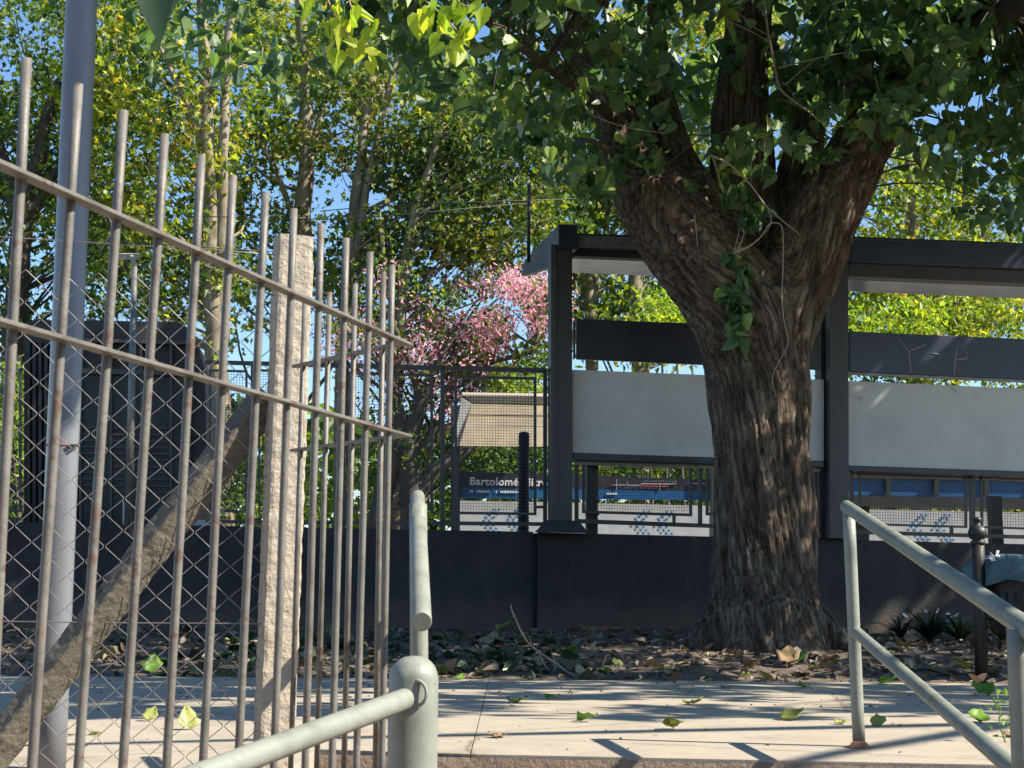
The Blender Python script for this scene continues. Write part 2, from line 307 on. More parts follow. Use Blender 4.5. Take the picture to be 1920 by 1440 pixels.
def leaves(centers, size, shape='plane', droop=.5, flat=0.0, var=.35, fold=.25):
    n = len(centers); half = np.array(SH[shape])
    left = np.column_stack([half, np.zeros(len(half))]); right = left.copy(); right[:, 0] *= -1
    tpl = np.vstack([left, right[1:-1]]); tpl[:, 2] = fold*np.abs(tpl[:, 0])-.22*tpl[:, 1]**2
    k = len(half); fl = list(range(k)); fr = [0]+list(range(k, 2*k-2))+[k-1]
    y = rng.normal(size=(n, 3)); y[:, 2] -= droop*1.6; y[:, 2] *= (1-flat); y = unit(y)
    z = rng.normal(size=(n, 3)); z[:, 2] += flat*8; z = unit(z-y*np.sum(z*y, axis=1, keepdims=True)); x = np.cross(y, z)
    s = size*(1+rng.uniform(-var, var, n))
    xs_ = rng.uniform(.68, 1.15, (n, 1, 1)); zs_ = rng.uniform(-.3, 2.4, (n, 1, 1)); sk = rng.uniform(-.25, .25, (n, 1, 1))
    tx = tpl[None, :, 0:1]*xs_+sk*tpl[None, :, 1:2]**2
    v = centers[:, None, :]+s[:, None, None]*(tx*x[:, None, :]+tpl[None, :, 1:2]*y[:, None, :]+zs_*tpl[None, :, 2:3]*z[:, None, :])
    nv = len(tpl); base = (np.arange(n)*nv)[:, None]
    f = np.vstack([base+np.array(fl)[None, :], base+np.array(fr[::-1])[None, :]])
    return v.reshape(-1, 3), f
def clump_pts(c, r, n, squash=.8):
    p = rng.normal(size=(n, 3)); p = unit(p)*(rng.uniform(0, 1, (n, 1))**.55)*r; p[:, 2] *= squash; return p+np.array(c)
def join(parts):
    vs, fs, o = [], [], 0
    for v, f in parts: vs.append(v); fs.append(f+o); o += len(v)
    return np.vstack(vs), np.vstack(fs)
def hsh(x, y, z=0): return mnoise.noise(V((x, y, z)))

# ---------------------------------------------------------------- ground, pavement, steps, soil
def grid(name, x0, x1, y0, y1, nx, ny, zf, mat, kind='structure'):
    xs = np.linspace(x0, x1, nx+1); ys = np.linspace(y0, y1, ny+1)
    X, Y = np.meshgrid(xs, ys); Z = np.vectorize(zf)(X, Y)
    v = np.column_stack([X.ravel(), Y.ravel(), Z.ravel()]); i = np.arange(ny)[:, None]*(nx+1)+np.arange(nx)[None, :]; i = i.ravel()
    o = np_mesh(name, v, np.column_stack([i, i+1, i+nx+2, i+nx+1]), mat, smooth=True); o['kind'] = kind; return o
m = MB(); m.quad(V((-900, -60, -1.3)), V((900, -60, -1.3)), V((900, 1500, -1.3)), V((-900, 1500, -1.3)), (0, 0, .2))
tag(m.build('ground', MT['hland']), kind='structure')
m = MB(); m.box(-.9, 3.6, -4, 3.3, -1.11, -1.05); tag(m.build('lower_floor', MT['step']), kind='structure')
# pavement slab: real joints between the poured bays
EA, EB = G(590, 1404), G(820, 1412); EC = G(1700, 1430); yr = EC.y+(3.5-EC.x)*(EC.y-EB.y)/(EC.x-EB.x)
yfar = 10.35
m = MB()
def prism(pts, z0=-1.1, z1=0): m.poly([V((p[0], p[1], z0)) for p in pts], (0, 0, z1-z0))
xs = [-14, -11.2, -8.4, -5.6, -2.9, -.13, 2.62, 3.5, 5.9, 9, 12, 15]
def yedge(x): return EB.y+(x-EB.x)*(EC.y-EB.y)/(EC.x-EB.x)
g_ = .0016
for a, b in zip(xs[:-1], xs[1:]):
    for ya, yb in ((7.9, yfar), (5.0, 7.9)):
        if ya > 6: prism([(a+g_, ya+g_), (b-g_, ya+g_), (b-g_, yb-g_), (a+g_, yb-g_)])
    if b <= -.1:
        x1 = b-g_
        if b > -.2: prism([(a+g_, 5.45), (a+g_, 7.9-g_), (x1, 7.9-g_), (x1, yedge(x1)), (EA.x, EA.y)]) if False else None
    if a >= -.2 and b <= 3.5: prism([(a+g_, yedge(a+g_)), (b-g_, yedge(b-g_)), (b-g_, 7.9-g_), (a+g_, 7.9-g_)])
    elif a >= 3.5: prism([(a+g_, -2), (b-g_, -2), (b-g_, 7.9-g_), (a+g_, 7.9-g_)])
prism([(-2.9+g_, EA.y), (EA.x, EA.y), (-.13-g_, yedge(-.13)), (-.13-g_, 7.9-g_), (-2.9+g_, 7.9-g_)])
prism([(-2.9+g_, -2), (-1.45, -2), (-.76, 2.2), (-.66, 3.9), (-.655, EA.y-g_), (-2.9+g_, EA.y-g_)])
for a, b in zip(xs[:4], xs[1:5]):
    for ya, yb in ((5.1, 7.9), (2.3, 5.1), (-.5, 2.3)): prism([(a+g_, ya+g_), (b-g_, ya+g_), (b-g_, yb-g_), (a+g_, yb-g_)])
pav = m.build('pavement', MT['pave'], bevel=.002); pav['kind'] = 'structure'
m = MB(); m.box(-14, 15, 5.6, yfar, -1.0, -.02); m.box(-14, -1.5, -2, 5.6, -1.0, -.02); tag(m.build('pavement_bed', MT['soil']), kind='structure')
# rough face under the pavement edge and the stair flight going down to the viewer
m = MB()
for i in range(7):
    z = -.15*(i+1); ya = yedge(0)-.30*(i+1)
    m.box(-.65, 3.49, ya, ya+.30+(.3 if i == 0 else 0), -1.1, z)
st = m.build('steps', MT['step'], bevel=.008); st['kind'] = 'structure'
n_ = 120; v = []; f = []
for i in range(n_+1):
    t = i/n_; x = EA.x+(3.5-EA.x)*t; y = yedge(x)-.012
    for k in range(6):
        z = -.012-.03*k; d = .012*hsh(x*9, k*3.1)+.010*hsh(x*30, k*7)
        v.append((x, y-abs(d)-(.0 if k else -.008), z))
f = [(i*6+k, i*6+k+1, (i+1)*6+k+1, (i+1)*6+k) for i in range(n_) for k in range(5)]
mm = MB(); mm.v = [V(q) for q in v]; mm.f = [list(q) for q in f]; mm.sm = [True]*len(f)
tag(mm.build('step_edge', MT['step']), kind='structure')
# soil bed
def soilz(x, y):
    t = min(max((y-yfar)/4.8, 0), 1); k = min(max((y-yfar)/.35, 0), 1)
    return -.02+.22*t*(1.0-.008*x)+k*(.035*hsh(x*1.3, y*1.3)+.022*hsh(x*5, y*5)+.012*hsh(x*14, y*14)+.02)
grid('soil', -12, 14, yfar, 15.9, 520, 130, soilz, MT['soil'])
# leaf litter on the soil (uncountable)
n = 7000; P = np.column_stack([rng.uniform(-7, 7.5, n), yfar+.05+4.6*rng.uniform(0, 1, n)**1.1, np.zeros(n)])
P[:, 2] = [soilz(a, b)+.012 for a, b, _ in P]
v1, f1 = leaves(P, .056, 'narrow', 0, flat=.72, var=.7, fold=.6)
k_ = rng.random(n) < .16; v2_, f2_ = leaves(P[k_], .10, 'heart', 0, flat=.6, var=.4, fold=.5); v1, f1 = join([(v1, f1), (v2_, f2_)])
o = np_mesh('leaf_litter', v1, f1, LF['litter'])
tag(o, 'brown dry leaf litter covering the soil in front of the dark wall', 'leaf litter', kind='stuff')
n = 330; P = np.column_stack([rng.uniform(-2.4, .5, n), yfar+.2+3.2*rng.uniform(0, 1, n), np.zeros(n)])
P[:, 2] = [soilz(a, b)+.015 for a, b, _ in P]
v1, f1 = leaves(P, .09, 'heart', 0, flat=.4, var=.5, fold=.4)
tag(np_mesh('ground_cover', v1, f1, LF['dark']), 'low dark green weeds growing among the litter left of the tree', 'ground cover', kind='stuff')
# ---------------------------------------------------------------- platform, retaining wall, track side
def zpl(u): return 1.10-.014*u
m = MB(); A = SO-SU*14; B = SO+SU*14
def spt(u, off, z): q = SO+SU*u+SN*off; return V((q.x, q.y, z))
m.hexa([spt(-14, .35, -1), spt(14, .35, -1), spt(14, 4.6, -1), spt(-14, 4.6, -1), spt(-14, .35, 1.08+.2), spt(14, .35, 1.08-.2), spt(14, 4.6, 1.08-.2), spt(-14, 4.6, 1.08+.2)])
tag(m.build('platform', MT['step']), kind='structure')
m = MB(); m.hexa([spt(-60, 4.7, -1), spt(60, 4.7, -1), spt(60, 60, -1), spt(-60, 60, -1), spt(-60, 4.7, .25), spt(60, 4.7, .25), spt(60, 60, .25), spt(-60, 60, .25)])
tag(m.build('track_bed', MT['ballast']), kind='structure')
w = thing('platform_wall', spt(0, .1, 0), 'long charcoal painted retaining wall under the station platform', 'wall')
m = MB(); m.slab(-1400, 952, 1400, 1000, 997, 1400, .06, .42); m.build('wall_panel', MT['wall'], w, bevel=.01)
m = MB(); m.slab(1008, 998, 1400, 1995, 1022, 1400, .0, .42); m.build('wall_panel', MT['wall'], w, bevel=.01)
m = MB(); m.slab(1000, 1000, 1400, 1008, 1000, 1400, .12, .42); m.build('wall_joint', MT['fasc'], w)
m = MB(); m.slab(1995.5, 1022, 1400, 3600, 1060, 1400, .05, .42); m.build('wall_panel', MT['wall'], w, bevel=.01)
m = MB(); m.slab(1090, 1175, 1230, 1180, 1176, 1232, -.05, -.002); m.build('wall_footing', MT['rust'], w)

# ---------------------------------------------------------------- platform shelter
sh = thing('platform_shelter', spt(1.3, .5, 1.08), 'dark steel platform shelter with white back panels behind the big tree', 'shelter')
m = MB(); m.slab(1033, 458, 978, 1073, 459, 978, -.12, .1)
m.slab(1033, 458, 978, 1043, 459, 978, -.15, -.12)
for px, py in ((1057, 540), (1056, 595), (1038, 616), (1038, 650), (1057, 775)):
    p = S(px, py, -.12); m.tube([p, p-SN*.012], .009, 8)
m.build('post', MT['steel'], sh, bevel=.006)
m = MB(); a = [S(1025, 975, -.2), S(1085, 976, -.2), S(1085, 976, .14), S(1025, 975, .14)]; b = [S(1002, 998, -.3), S(1104, 1000, -.3), S(1104, 1000, .2), S(1002, 998, .2)]
m.hexa(b+a); m.build('post_base', MT['steel'], sh, bevel=.01)
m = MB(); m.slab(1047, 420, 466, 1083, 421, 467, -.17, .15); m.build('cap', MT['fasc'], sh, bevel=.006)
m = MB(); m.slab(1555, 488, 1010, 1591, 489, 1011, -.1, .12); m.build('post', MT['steel'], sh, bevel=.006)
m = MB(); m.slab(1539, 515, 1010, 1554, 515, 1010, .05, .25); m.build('post', MT['dark'], sh, bevel=.006)
m = MB(); m.slab(2085, 505, 1030, 2125, 506, 1031, -.1, .12); m.build('post', MT['steel'], sh, bevel=.006)
m = MB(); m.slab(1565, 446, 489, 1595, 447, 490, -.16, .1); m.build('cap', MT['blueg'], sh, bevel=.006)
# left gable of the roof, falling back
m = MB(); a0 = S(1046, 422, -.1); a1 = S(1046, 496, -.1); b1 = at(978, 517, 16.5); b0 = at(984, 488, 16.5)
m.quad(a1, b1, b0, a0, V((.06, .02, 0))); m.build('fascia', MT['blueg'], sh)
m = MB(); m.slab(1084, 441, 463, 1560, 459, 482, -.08, .1); m.build('beam', MT['galv'], sh, bevel=.004)
m = MB(); m.slab(1076, 463.5, 480, 1560, 482.5, 499, .02, .14); m.build('beam', MT['dark'], sh)
m = MB(); m.slab(1596, 447, 491, 2125, 468, 512, -.14, .1); m.build('fascia', MT['blueg'], sh, bevel=.006)
m = MB(); m.slab(1592, 491.5, 518, 2125, 512.5, 540, -.06, .12); m.build('beam', MT['steel'], sh, bevel=.006)
def roofplate(x0, y0, x1, y1, o0, o1, th, mat, name):
    m = MB(); a = S(x0, y0, o0); b = S(x1, y1, o0); c = b+SN*(o1-o0); d = a+SN*(o1-o0); m.quad(a, b, c, d, (0, 0, th)); return m.build(name, mat, sh)
roofplate(1076, 481, 1560, 500, .15, .92, .03, MT['soffit'], 'soffit')
roofplate(1594, 519, 2125, 541, .13, .85, .03, MT['soffit'], 'soffit')
roofplate(1050, 440, 1562, 458, .12, 1.4, .02, MT['steel'], 'roof')
roofplate(1596, 447, 2125, 467, .12, 1.4, .02, MT['steel'], 'roof')
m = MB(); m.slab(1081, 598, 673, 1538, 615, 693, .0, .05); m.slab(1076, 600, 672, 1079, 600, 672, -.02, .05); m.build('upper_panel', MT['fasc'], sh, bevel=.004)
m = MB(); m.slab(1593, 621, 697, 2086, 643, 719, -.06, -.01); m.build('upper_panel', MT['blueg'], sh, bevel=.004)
m = MB()  # bright marks of pale dead shoots, drawn as white strands on the panel
for ps in ([(1685, 636), (1704, 659), (1708, 700)], [(1704, 659), (1736, 646)], [(1796, 643), (1791, 674), (1789, 702)], [(1791, 675), (1813, 672), (1814, 659)], [(1745, 662), (1762, 664)]):
    m.tube([S(x, y, -.062) for x, y in ps], .0035, 4)
m.build('pale_shoots', MT['white'], sh, fix=False)
for x, y, o_ in ((1600, 628, -.06), (1600, 690, -.06), (1900, 639, -.06), (1900, 704, -.06), (1610, 452.4, -.14), (1700, 456, -.14), (1790, 459.6, -.14), (1880, 463, -.14)):
    m = MB(); p = S(x, y, o_); m.tube([p, p-SN*.007], .008, 8); m.build('bolt', MT['galv'], sh, fix=False)
m = MB(); m.slab(1593, 698, 701, 2086, 719.5, 723, -.06, .02); m.build('trim', MT['galv'], sh)
m = MB(); m.slab(1074, 693, 849, 1545, 712, 865, .01, .05); m.build('white_panel', MT['white'], sh, bevel=.003)
m = MB(); m.slab(1591, 714, 873, 2086, 736, 890, -.02, .03); m.build('white_panel', MT['white'], sh, bevel=.003)
m = MB(); m.slab(1075, 849.5, 862, 1545, 865.5, 876, -.04, .08); m.build('sill', MT['steel'], sh, bevel=.004)
m = MB(); m.slab(1591, 873.5, 883, 2086, 890.5, 900, -.06, .06); m.build('sill', MT['steel'], sh, bevel=.004)
m = MB(); m.slab(1078, 864, 871, 1540, 878, 885, .06, .12); m.build('seat_slat', MT['galv'], sh)
m = MB()
for a, b in ((1600, 1632), (1636, 1708), (1715, 1782), (1790, 1858), (1866, 1960), (1970, 2050)):
    y = 878+(a-1600)*.034; m.slab(a, y+6, y+13, b, y+6+(b-a)*.034, y+13+(b-a)*.034, .14, .18)
m.build('seat_slat', MT['galv'], sh)
# stub antenna rod and cable at the roof corner
cr = thing('cable_conduit', at(993, 490, 15.9), 'thin black upright rod at the left corner of the shelter roof', 'rod')
m = MB(); m.tube([at(992, 346, 15.9), at(991, 492, 15.9)], .018, 8); m.build('rod', MT['dark'], cr)

# ---------------------------------------------------------------- railings with mesh infill
def wires(m, x0, t0, b0, x1, t1, b1, off, step=5.0):
    n = int((x1-x0)/step)
    for i in range(1, n):
        t = i/n; x = x0+(x1-x0)*t; a = S(x, t0+(t1-t0)*t, off); b = S(x, b0+(b1-b0)*t, off); m.bar(a, b, .003, .003, up=SN)
    k = int(((b0-t0)+(b1-t1))/2/step)
    for i in range(1, k):
        t = i/k; a = S(x0, t0+(b0-t0)*t, off+.004); b = S(x1, t1+(b1-t1)*t, off+.004); m.bar(a, b, .003, .003)
def railing(name, label, boxes, frames, meshes, loc, off=.12):
    r = thing(name, loc, label, 'railing', 'steel railings along the platform edge')
    m = MB()
    for x0, t0, b0, x1, t1, b1 in boxes: m.slab(x0, t0, b0, x1, t1, b1, off-.02, off+.02)
    m.build('outer_frame', MT['steel'], r)
    for k, fr in enumerate(frames):
        m = MB(); x0, t0, b0, x1, t1, b1, w = fr
        m.slab(x0, t0, t0+w, x1, t1, t1+w, off-.015, off+.015); m.slab(x0, b0-w, b0, x1, b1-w, b1, off-.015, off+.015)
        m.slab(x0, t0+w, b0-w, x0+w, t0+w, b0-w, off-.015, off+.015); m.slab(x1-w, t1+w, b1-w, x1, t1+w, b1-w, off-.015, off+.015)
        fo = m.build('inner_frame', MT['steel'], r)
        m = MB(); wires(m, x0+w, t0+w, b0-w, x1-w, t1+w, b1-w, off); m.build('wire_mesh', MT['dark'], fo)
    return r
railing('platform_railing', 'tall dark wire mesh railing in front of the station name sign',
        [(560, 679, 687, 1026, 690, 699), (560, 975, 982, 1026, 979, 986), (1019, 699.5, 979, 1026, 699.5, 979), (826, 687, 1000, 834, 687, 1000), (640, 684, 1000, 647, 684, 1000), (1003, 948, 953, 1019, 948, 953)],
        [(852, 704, 964, 1006, 707, 966, 5), (652, 696, 955, 812, 701, 958, 5)], 1, spt(-1, .12, 1.1))
railing('platform_railing', 'dark mesh railing between the cabin and the concrete post',
        [(385, 675, 682, 559, 679, 687), (385, 975, 981, 559, 975, 982), (470, 680, 990, 477, 680, 990)],
        [(392, 692, 960, 464, 694, 961, 4), (484, 692, 960, 556, 694, 961, 4)], 1, spt(-2.4, .12, 1.1))
railing('platform_railing', 'dark railing left of the cabin at the edge of the photo',
        [(-420, 660, 668, 40, 669, 677), (-420, 966, 973, 40, 970, 976), (-100, 668, 985, -93, 668, 985)],
        [(-300, 684, 960, -110, 688, 962, 5), (-86, 686, 958, 40, 690, 960, 5)], 1, spt(-5, .12, 1.1))
railing('platform_railing', 'low mesh railing under the left white panel, partly behind the trunk',
        [(1078, 872, 978, 1085, 872, 978), (1085, 973, 981, 1545, 990, 997), (1310, 875, 985, 1317, 875, 985), (1527, 880, 990, 1533, 880, 990), (1262, 962, 980, 1267, 962, 980)],
        [(1092, 866, 962, 1298, 870, 968, 5), (1324, 868, 966, 1522, 880, 972, 5)], 1, spt(1, .12, 1.1))
railing('platform_railing', 'low mesh railing under the right white panel, behind the pale handrail',
        [(1594, 884, 1000, 1601, 884, 1000), (1601, 994, 1001, 2086, 1008, 1015), (1820, 888, 1010, 1829, 888, 1010), (1783, 985, 1000, 1788, 985, 1000)],
        [(1611, 886, 984, 1814, 892, 990, 4), (1840, 892, 990, 2070, 900, 998, 4)], 1, spt(4, .12, 1.1))
b = thing('bollard', S(981, 1000, 1.2), 'ribbed black bollard standing before the station name sign', 'bollard')
m = MB(); p0 = S(981, 1030, 1.2); p1 = S(981, 815, 1.2); hh = (p1-p0).length
prof = []; nr = 34
for i in range(nr): z = hh*i/nr; prof += [(.058, z), (.058, z+hh/nr*.6), (.052, z+hh/nr*.65), (.052, z+hh/nr*.97)]
prof += [(.058, hh), (.05, hh+.02), (.02, hh+.03)]
m.lathe(p0, prof, 18); m.build('column', MT['dark'], b)
for px, lab in ((1111, 'dark upright post under the left end of the white panel'),):
    pp = thing('post', S(px, 1000, .3), lab, 'post'); m = MB(); m.slab(px-10, 868, 1010, px+10, 868, 1010, .3, .42); m.slab(px-13, 958, 966, px+13, 958, 966, .28, .3); m.build('shaft', MT['steel'], pp)
pp = thing('post', S(1868, 1010, .3), 'leaning brown post behind the railing at the far right', 'post')
m = MB(); m.quad(S(1861, 1030, .35), S(1883, 1030, .35), S(1878, 930, .35), S(1857, 930, .35), SN*.1); m.build('shaft', MT['dark'], pp)

# ---------------------------------------------------------------- far platform: name sign, canopy, dotted barrier, blue band
def fp(px, py, Y=24): return at(px, py, Y)
def fslab(m, x0, t0, b0, x1, t1, b1, Y0, d=.06):
    m.quad(fp(x0, b0, Y0), fp(x1, b1, Y0), fp(x1, t1, Y0), fp(x0, t0, Y0), (0, d, 0))
def text(body, p0, height, mat, name, parent, bold=.0, ext=.004, rot=None):
    cu = bpy.data.curves.new('txt', 'FONT'); cu.body = body; cu.size = height*1.38; cu.extrude = ext; cu.offset = bold; cu.space_character = 1.06
    t = bpy.data.objects.new('txt', cu); COL.objects.link(t); dg = bpy.context.evaluated_depsgraph_get()
    me = bpy.data.meshes.new_from_object(t.evaluated_get(dg)); bpy.data.objects.remove(t)
    mat3 = Matrix.Rotation(math.pi/2, 4, 'X')
    if rot is not None: mat3 = rot @ mat3
    off = parent.location
    me.transform(Matrix.Translation(V(p0)-off) @ mat3); me.materials.clear(); me.materials.append(mat)
    o = bpy.data.objects.new(name, me); return link(o, parent)
sg = thing('station_sign', fp(950, 1010, 24), 'dark station name board reading Bartolomé Mitre above a blue stripe', 'sign')
m = MB(); fslab(m, 862, 884, 912.5, 1330, 899, 921, 24); m.build('board', MT['board'], sg)
m = MB(); fslab(m, 862, 913, 933, 1330, 921.5, 938, 24, .05); m.build('blue_stripe', MT['blue'], sg)
m = MB(); fslab(m, 845, 760, 1060, 862, 760, 1060, 23.9, .15); m.build('post', MT['steel'], sg)
m = MB(); fslab(m, 1332, 870, 1060, 1346, 870, 1060, 23.9, .15); m.build('post', MT['steel'], sg)
slope = math.atan(.020)
RT = Matrix.Rotation(slope*.4, 4, 'Y')
text('Bartolomé Mitre', fp(880, 909, 23.985), .118, MT['letter'], 'lettering', sg, .004, .002, RT)
m = MB()
xq = 892
for k in (1, 12, 0, 0, 1, 10, 0, 1):
    pass
rr = random.Random(3)
for x0, n in ((881, 2), (893, 10), (930, 1), (938, 12)):
    x = x0
    for i in range(n):
        wq = rr.choice((2, 2.4, 1.6)); y = 921+(x-862)*.018; fslab(m, x, y-rr.choice((2.2, 3.2)), y+2, x+wq, y-2, y+2, 23.985, .006); x += wq+.9
for i in range(9): fslab(m, 1137+i*2.4, 924, 927.5, 1138.6+i*2.4, 924, 927.5, 23.985, .006)
m.build('small_print', MT['letter'], sg)
m = MB()
def fl(x0, y0, x1, y1, w=1.3): m.bar(fp(x0, y0, 23.985), fp(x1, y1, 23.985), .006, w*.008, up=(0, 1, 0)) if abs(x1-x0) < 1 else m.quad(fp(x0, y0+w/2, 23.985), fp(x1, y1+w/2, 23.985), fp(x1, y1-w/2, 23.985), fp(x0, y0-w/2, 23.985), (0, .006, 0))
fl(1150, 909, 1198, 910); fl(1198, 910, 1204, 907); fl(1204, 907, 1268, 907.5); fl(1156, 899, 1156, 918); fl(1268, 902, 1268, 908); fl(1237, 908, 1237, 920); fl(1290, 906, 1325, 907); fl(1176, 902, 1176, 909)
for i in range(14): fl(1208+i*4.4, 905-(i % 3), 1210+i*4.4, 901-(i % 3), 1.0)
for i in range(9): fl(1162+i*4.2, 916, 1164+i*4.2, 913, .8)
for i in range(8): fl(1200+i*5, 916+(i % 2), 1202+i*5, 913, .8)
m.build('route_map', MT['lowwhite'], sg)
m = MB(); fl(1144, 909.6, 1150, 909.6, 1.5); fl(1200, 911, 1253, 911.8, 1.6); m.build('route_map_line', MT['redl'], sg)
cn = thing('canopy', fp(940, 840, 23.5), 'tilted beige canopy panel above the station name sign', 'canopy')
A = at(862, 836, 23); B = at(1080, 838, 23); C = at(1080, 761, 23.75); D = at(885, 756, 23.75)
m = MB(); m.quad(A, B, C, D, (0, .05, .05)); m.build('panel', MT['beige'], cn)
m = MB(); m.quad(at(850, 838, 22.98), at(861.5, 836, 22.98), at(884.5, 756, 23.73), at(866, 742, 23.73), (0, .1, .05)); m.build('side_cheek', MT['steel'], cn)
m = MB(); m.quad(at(866, 741, 23.7), at(1080, 744, 23.7), at(1080, 760, 23.74), at(885, 755, 23.74), (0, .05, .05)); m.build('top_lip', MT['concrete'], cn)
for y in (778, 797):
    m = MB(); yy = 23+.75*(836-y)/80-.012; m.bar(at(872, y, yy), at(1080, y+2, yy), .01, .01); m.build('seam', MT['letter'] if y > 790 else MT['steel'], cn)
lb = thing('barrier', fp(1200, 1010, 23.6), 'low white barrier printed with blue dots behind the railings', 'barrier')
m = MB(); fslab(m, 861, 938, 1060, 2100, 965, 1080, 24.4, .08); m.build('panel', MT['lowwhite'], lb)
m = MB()
for cx, cy in ((915, 985), (960, 982), (1196, 985), (1239, 985), (1716, 985), (1760, 985), (1450, 985), (1495, 985)):
    sy = (cx-900)*.012
    for i, (dx, dy) in enumerate(((0, 0), (10, 0), (5, 6), (15, 6), (10, 12), (20, 12), (-8, -6), (2, -6), (-3, -13), (7, -13), (0, -20), (8, -24), (16, -20), (11, -29), (20, -29), (12, 17), (22, 17), (27, 17))):
        p = fp(cx+dx, cy+dy+sy, 24.39); m.tube([p, p+V((0, -.0015, 0))], .021, 8, smooth=False)
m.build('dot_pattern', MT['dot'], lb)
bb = thing('blue_band', fp(1750, 950, 23.4), 'dark and blue banded parapet seen under the right white panel', 'parapet')
m = MB(); fslab(m, 1560, 897, 928, 2100, 905, 937, 23.6, .12); m.build('blue_panel', MT['blue'], bb)
m = MB(); fslab(m, 1560, 884, 896.5, 2100, 892, 904.5, 23.55, .2); fslab(m, 1560, 928.5, 948, 2100, 937.5, 958, 23.5, .2)
for x in (1662, 1752, 1846, 1950): fslab(m, x, 897, 930, x+9, 897, 930, 23.5, .08)
fslab(m, 1600, 900, 1030, 1630, 900, 1030, 23.7, .15); m.build('frame', MT['dark'], bb)

# ---------------------------------------------------------------- dark cabin on the left
cb = thing('cabin', S(210, 980, 1), 'dark cabin with rounded roof corner and glazed front behind the left fence', 'cabin')
prof = [(45, 1005), (45, 612), (58, 600), (330, 603), (350, 613), (368, 640), (383, 690), (386, 760), (386, 860), (372, 940), (368, 1005)]
m = MB(); m.poly([S(x, y, .5) for x, y in prof], SN*2.2); m.build('body', MT['dark'], cb)
m = MB(); m.slab(150, 700, 985, 352, 706, 985, .44, .5); m.build('window', MT['glass'], cb)
m = MB()
for x in (148, 205, 262, 318, 352): m.slab(x, 640, 990, x+5, 640, 990, .40, .5)
m.slab(146, 634, 640, 362, 640, 646, .38, .5); m.slab(146, 690, 700, 376, 695, 705, .38, .5)
for y in range(800, 930, 12): m.slab(153, y, y+3, 318, y+2, y+5, .42, .44)
m.build('frame', MT['steel'], cb)
m = MB()
for x in range(50, 142, 11): m.slab(x, 640, 1005, x+6, 640, 1005, .42, .5)
m.build('ribbed_cladding', MT['dark'], cb)
m = MB(); m.slab(230, 940, 990, 240, 940, 990, .3, .35); m.build('notice', MT['lowwhite'], cb); m = MB(); m.slab(355, 975, 990, 395, 975, 990, .3, .35); m.build('notice', MT['lowwhite'], cb)

# ---------------------------------------------------------------- lamp post in the distance, overhead cables
sl_ = thing('street_lamp', at(250, 1010, 19.5), 'slim grey street lamp with flat head rising behind the cabin', 'street lamp')
m = MB(); m.tube([at(240, 1020, 14.2), at(252, 500, 14.2)], [.04, .026], 10); m.build('pole', MT['galv'], sl_)
m = MB(); m.tube([at(252, 500, 14.2), at(250, 485, 14.25), at(244, 480, 14.4)], .022, 8)
m.quad(at(222, 487, 14.4), at(262, 487, 14.4), at(262, 484, 14.8), at(222, 484, 14.8), (0, 0, .05)); m.build('lamp_head', MT['concrete'], sl_)
for k, (ps, lab) in enumerate((([(-200, 372), (300, 404), (640, 412), (1000, 380)], 'black cable crossing the sky at the left just below the fence tips'),
                               ([(600, 396), (690, 388), (800, 382), (1100, 372)], 'short black cable spanning the blue gap right of the concrete post'),
                               ([(1560, 382), (1700, 386), (2000, 390)], 'black cable crossing the sky right of the big tree'),
                               ([(-200, 440), (200, 452), (520, 472)], 'lower black cable behind the tall lamp pole'))):
    m = MB(); m.tube([at(x, y, 19) for x, y in ps], .006, 5); tag(m.build('cable', MT['dark']), lab, 'cable', 'overhead cables')

# ---------------------------------------------------------------- iron fence in the foreground
FA = at(0, 305, 2.23); FB = at(757, 640, 3.77)
fdir = V((FB.x-FA.x, FB.y-FA.y, 0)).normalized()
def onfence(px):      # depth at which pixel column px crosses the fence line
    k = (px-960)/FPX; s = (FB.x-FA.x)/(FB.y-FA.y); return (FA.x-s*FA.y)/(k-s)
nf = thing('iron_fence', V((-.5, 2.9, 0)), 'weathered cream iron bar fence running from the left edge toward the pale handrail', 'fence')
railz1 = (at(0, 309, 2.23).z, at(757, 643, 3.77).z); railz2 = (at(0, 599, 2.23).z, at(757, 815, 3.77).z)
def railpt(px, zz): Y = onfence(px); t = (Y-2.23)/1.54; q = FA+(FB-FA)*t; return V((q.x, q.y, zz[0]+(zz[1]-zz[0])*t))
RW = .017
for zz in (railz1, railz2):
    m = MB(); a = railpt(-160, zz); b_ = railpt(763, zz); m.bar(a, b_, .026, .007); m.build('rail', MT['bar'], nf, bevel=.0012)
BARS = [(-60, 60, -110), (50, 110, -20), (147, 158, 60), (232, 208, 147), (309, 252, 230), (378, 290, 312), (437, 330, 380), (498, 362, 446), (551, 392, 513), (602, 420, 572), (649, 447, 622), (694, 473, 668), (735, 497, 716)]
nrm = V((fdir.y, -fdir.x, 0))
for x0, y0, x1 in BARS:
    xm = x0+(x1-x0)*.25; Y = onfence(xm); a = at(x0, y0, Y); b_ = at(x1, 1440, Y); d = (b_-a); b_ = a+d*((a.z-.0)/(a.z-b_.z))
    m = MB(); m.tube([a+(b_-a)*(i/8)+V((.0014*hsh(i*3.3, x0), 0, 0)) for i in range(9)], RW*.46, 16)
    m.build('bar', MT['bar'], nf)
rf = thing('iron_fence', V((-.42, 4.0, 0)), 'short return panel of the iron bar fence standing behind its right end', 'fence')
RA = at(757, 642, 3.785); RB = at(552, 687, 4.22)
for y0, y1 in ((644, 688), (817, 845)):
    m = MB(); m.bar(at(752, y0, 3.8), at(551, y1, 4.22), .026, .007); m.build('rail', MT['bar'], rf, bevel=.001)
d2 = V((RB.x-RA.x, RB.y-RA.y, 0)).normalized(); n2 = V((d2.y, -d2.x, 0))
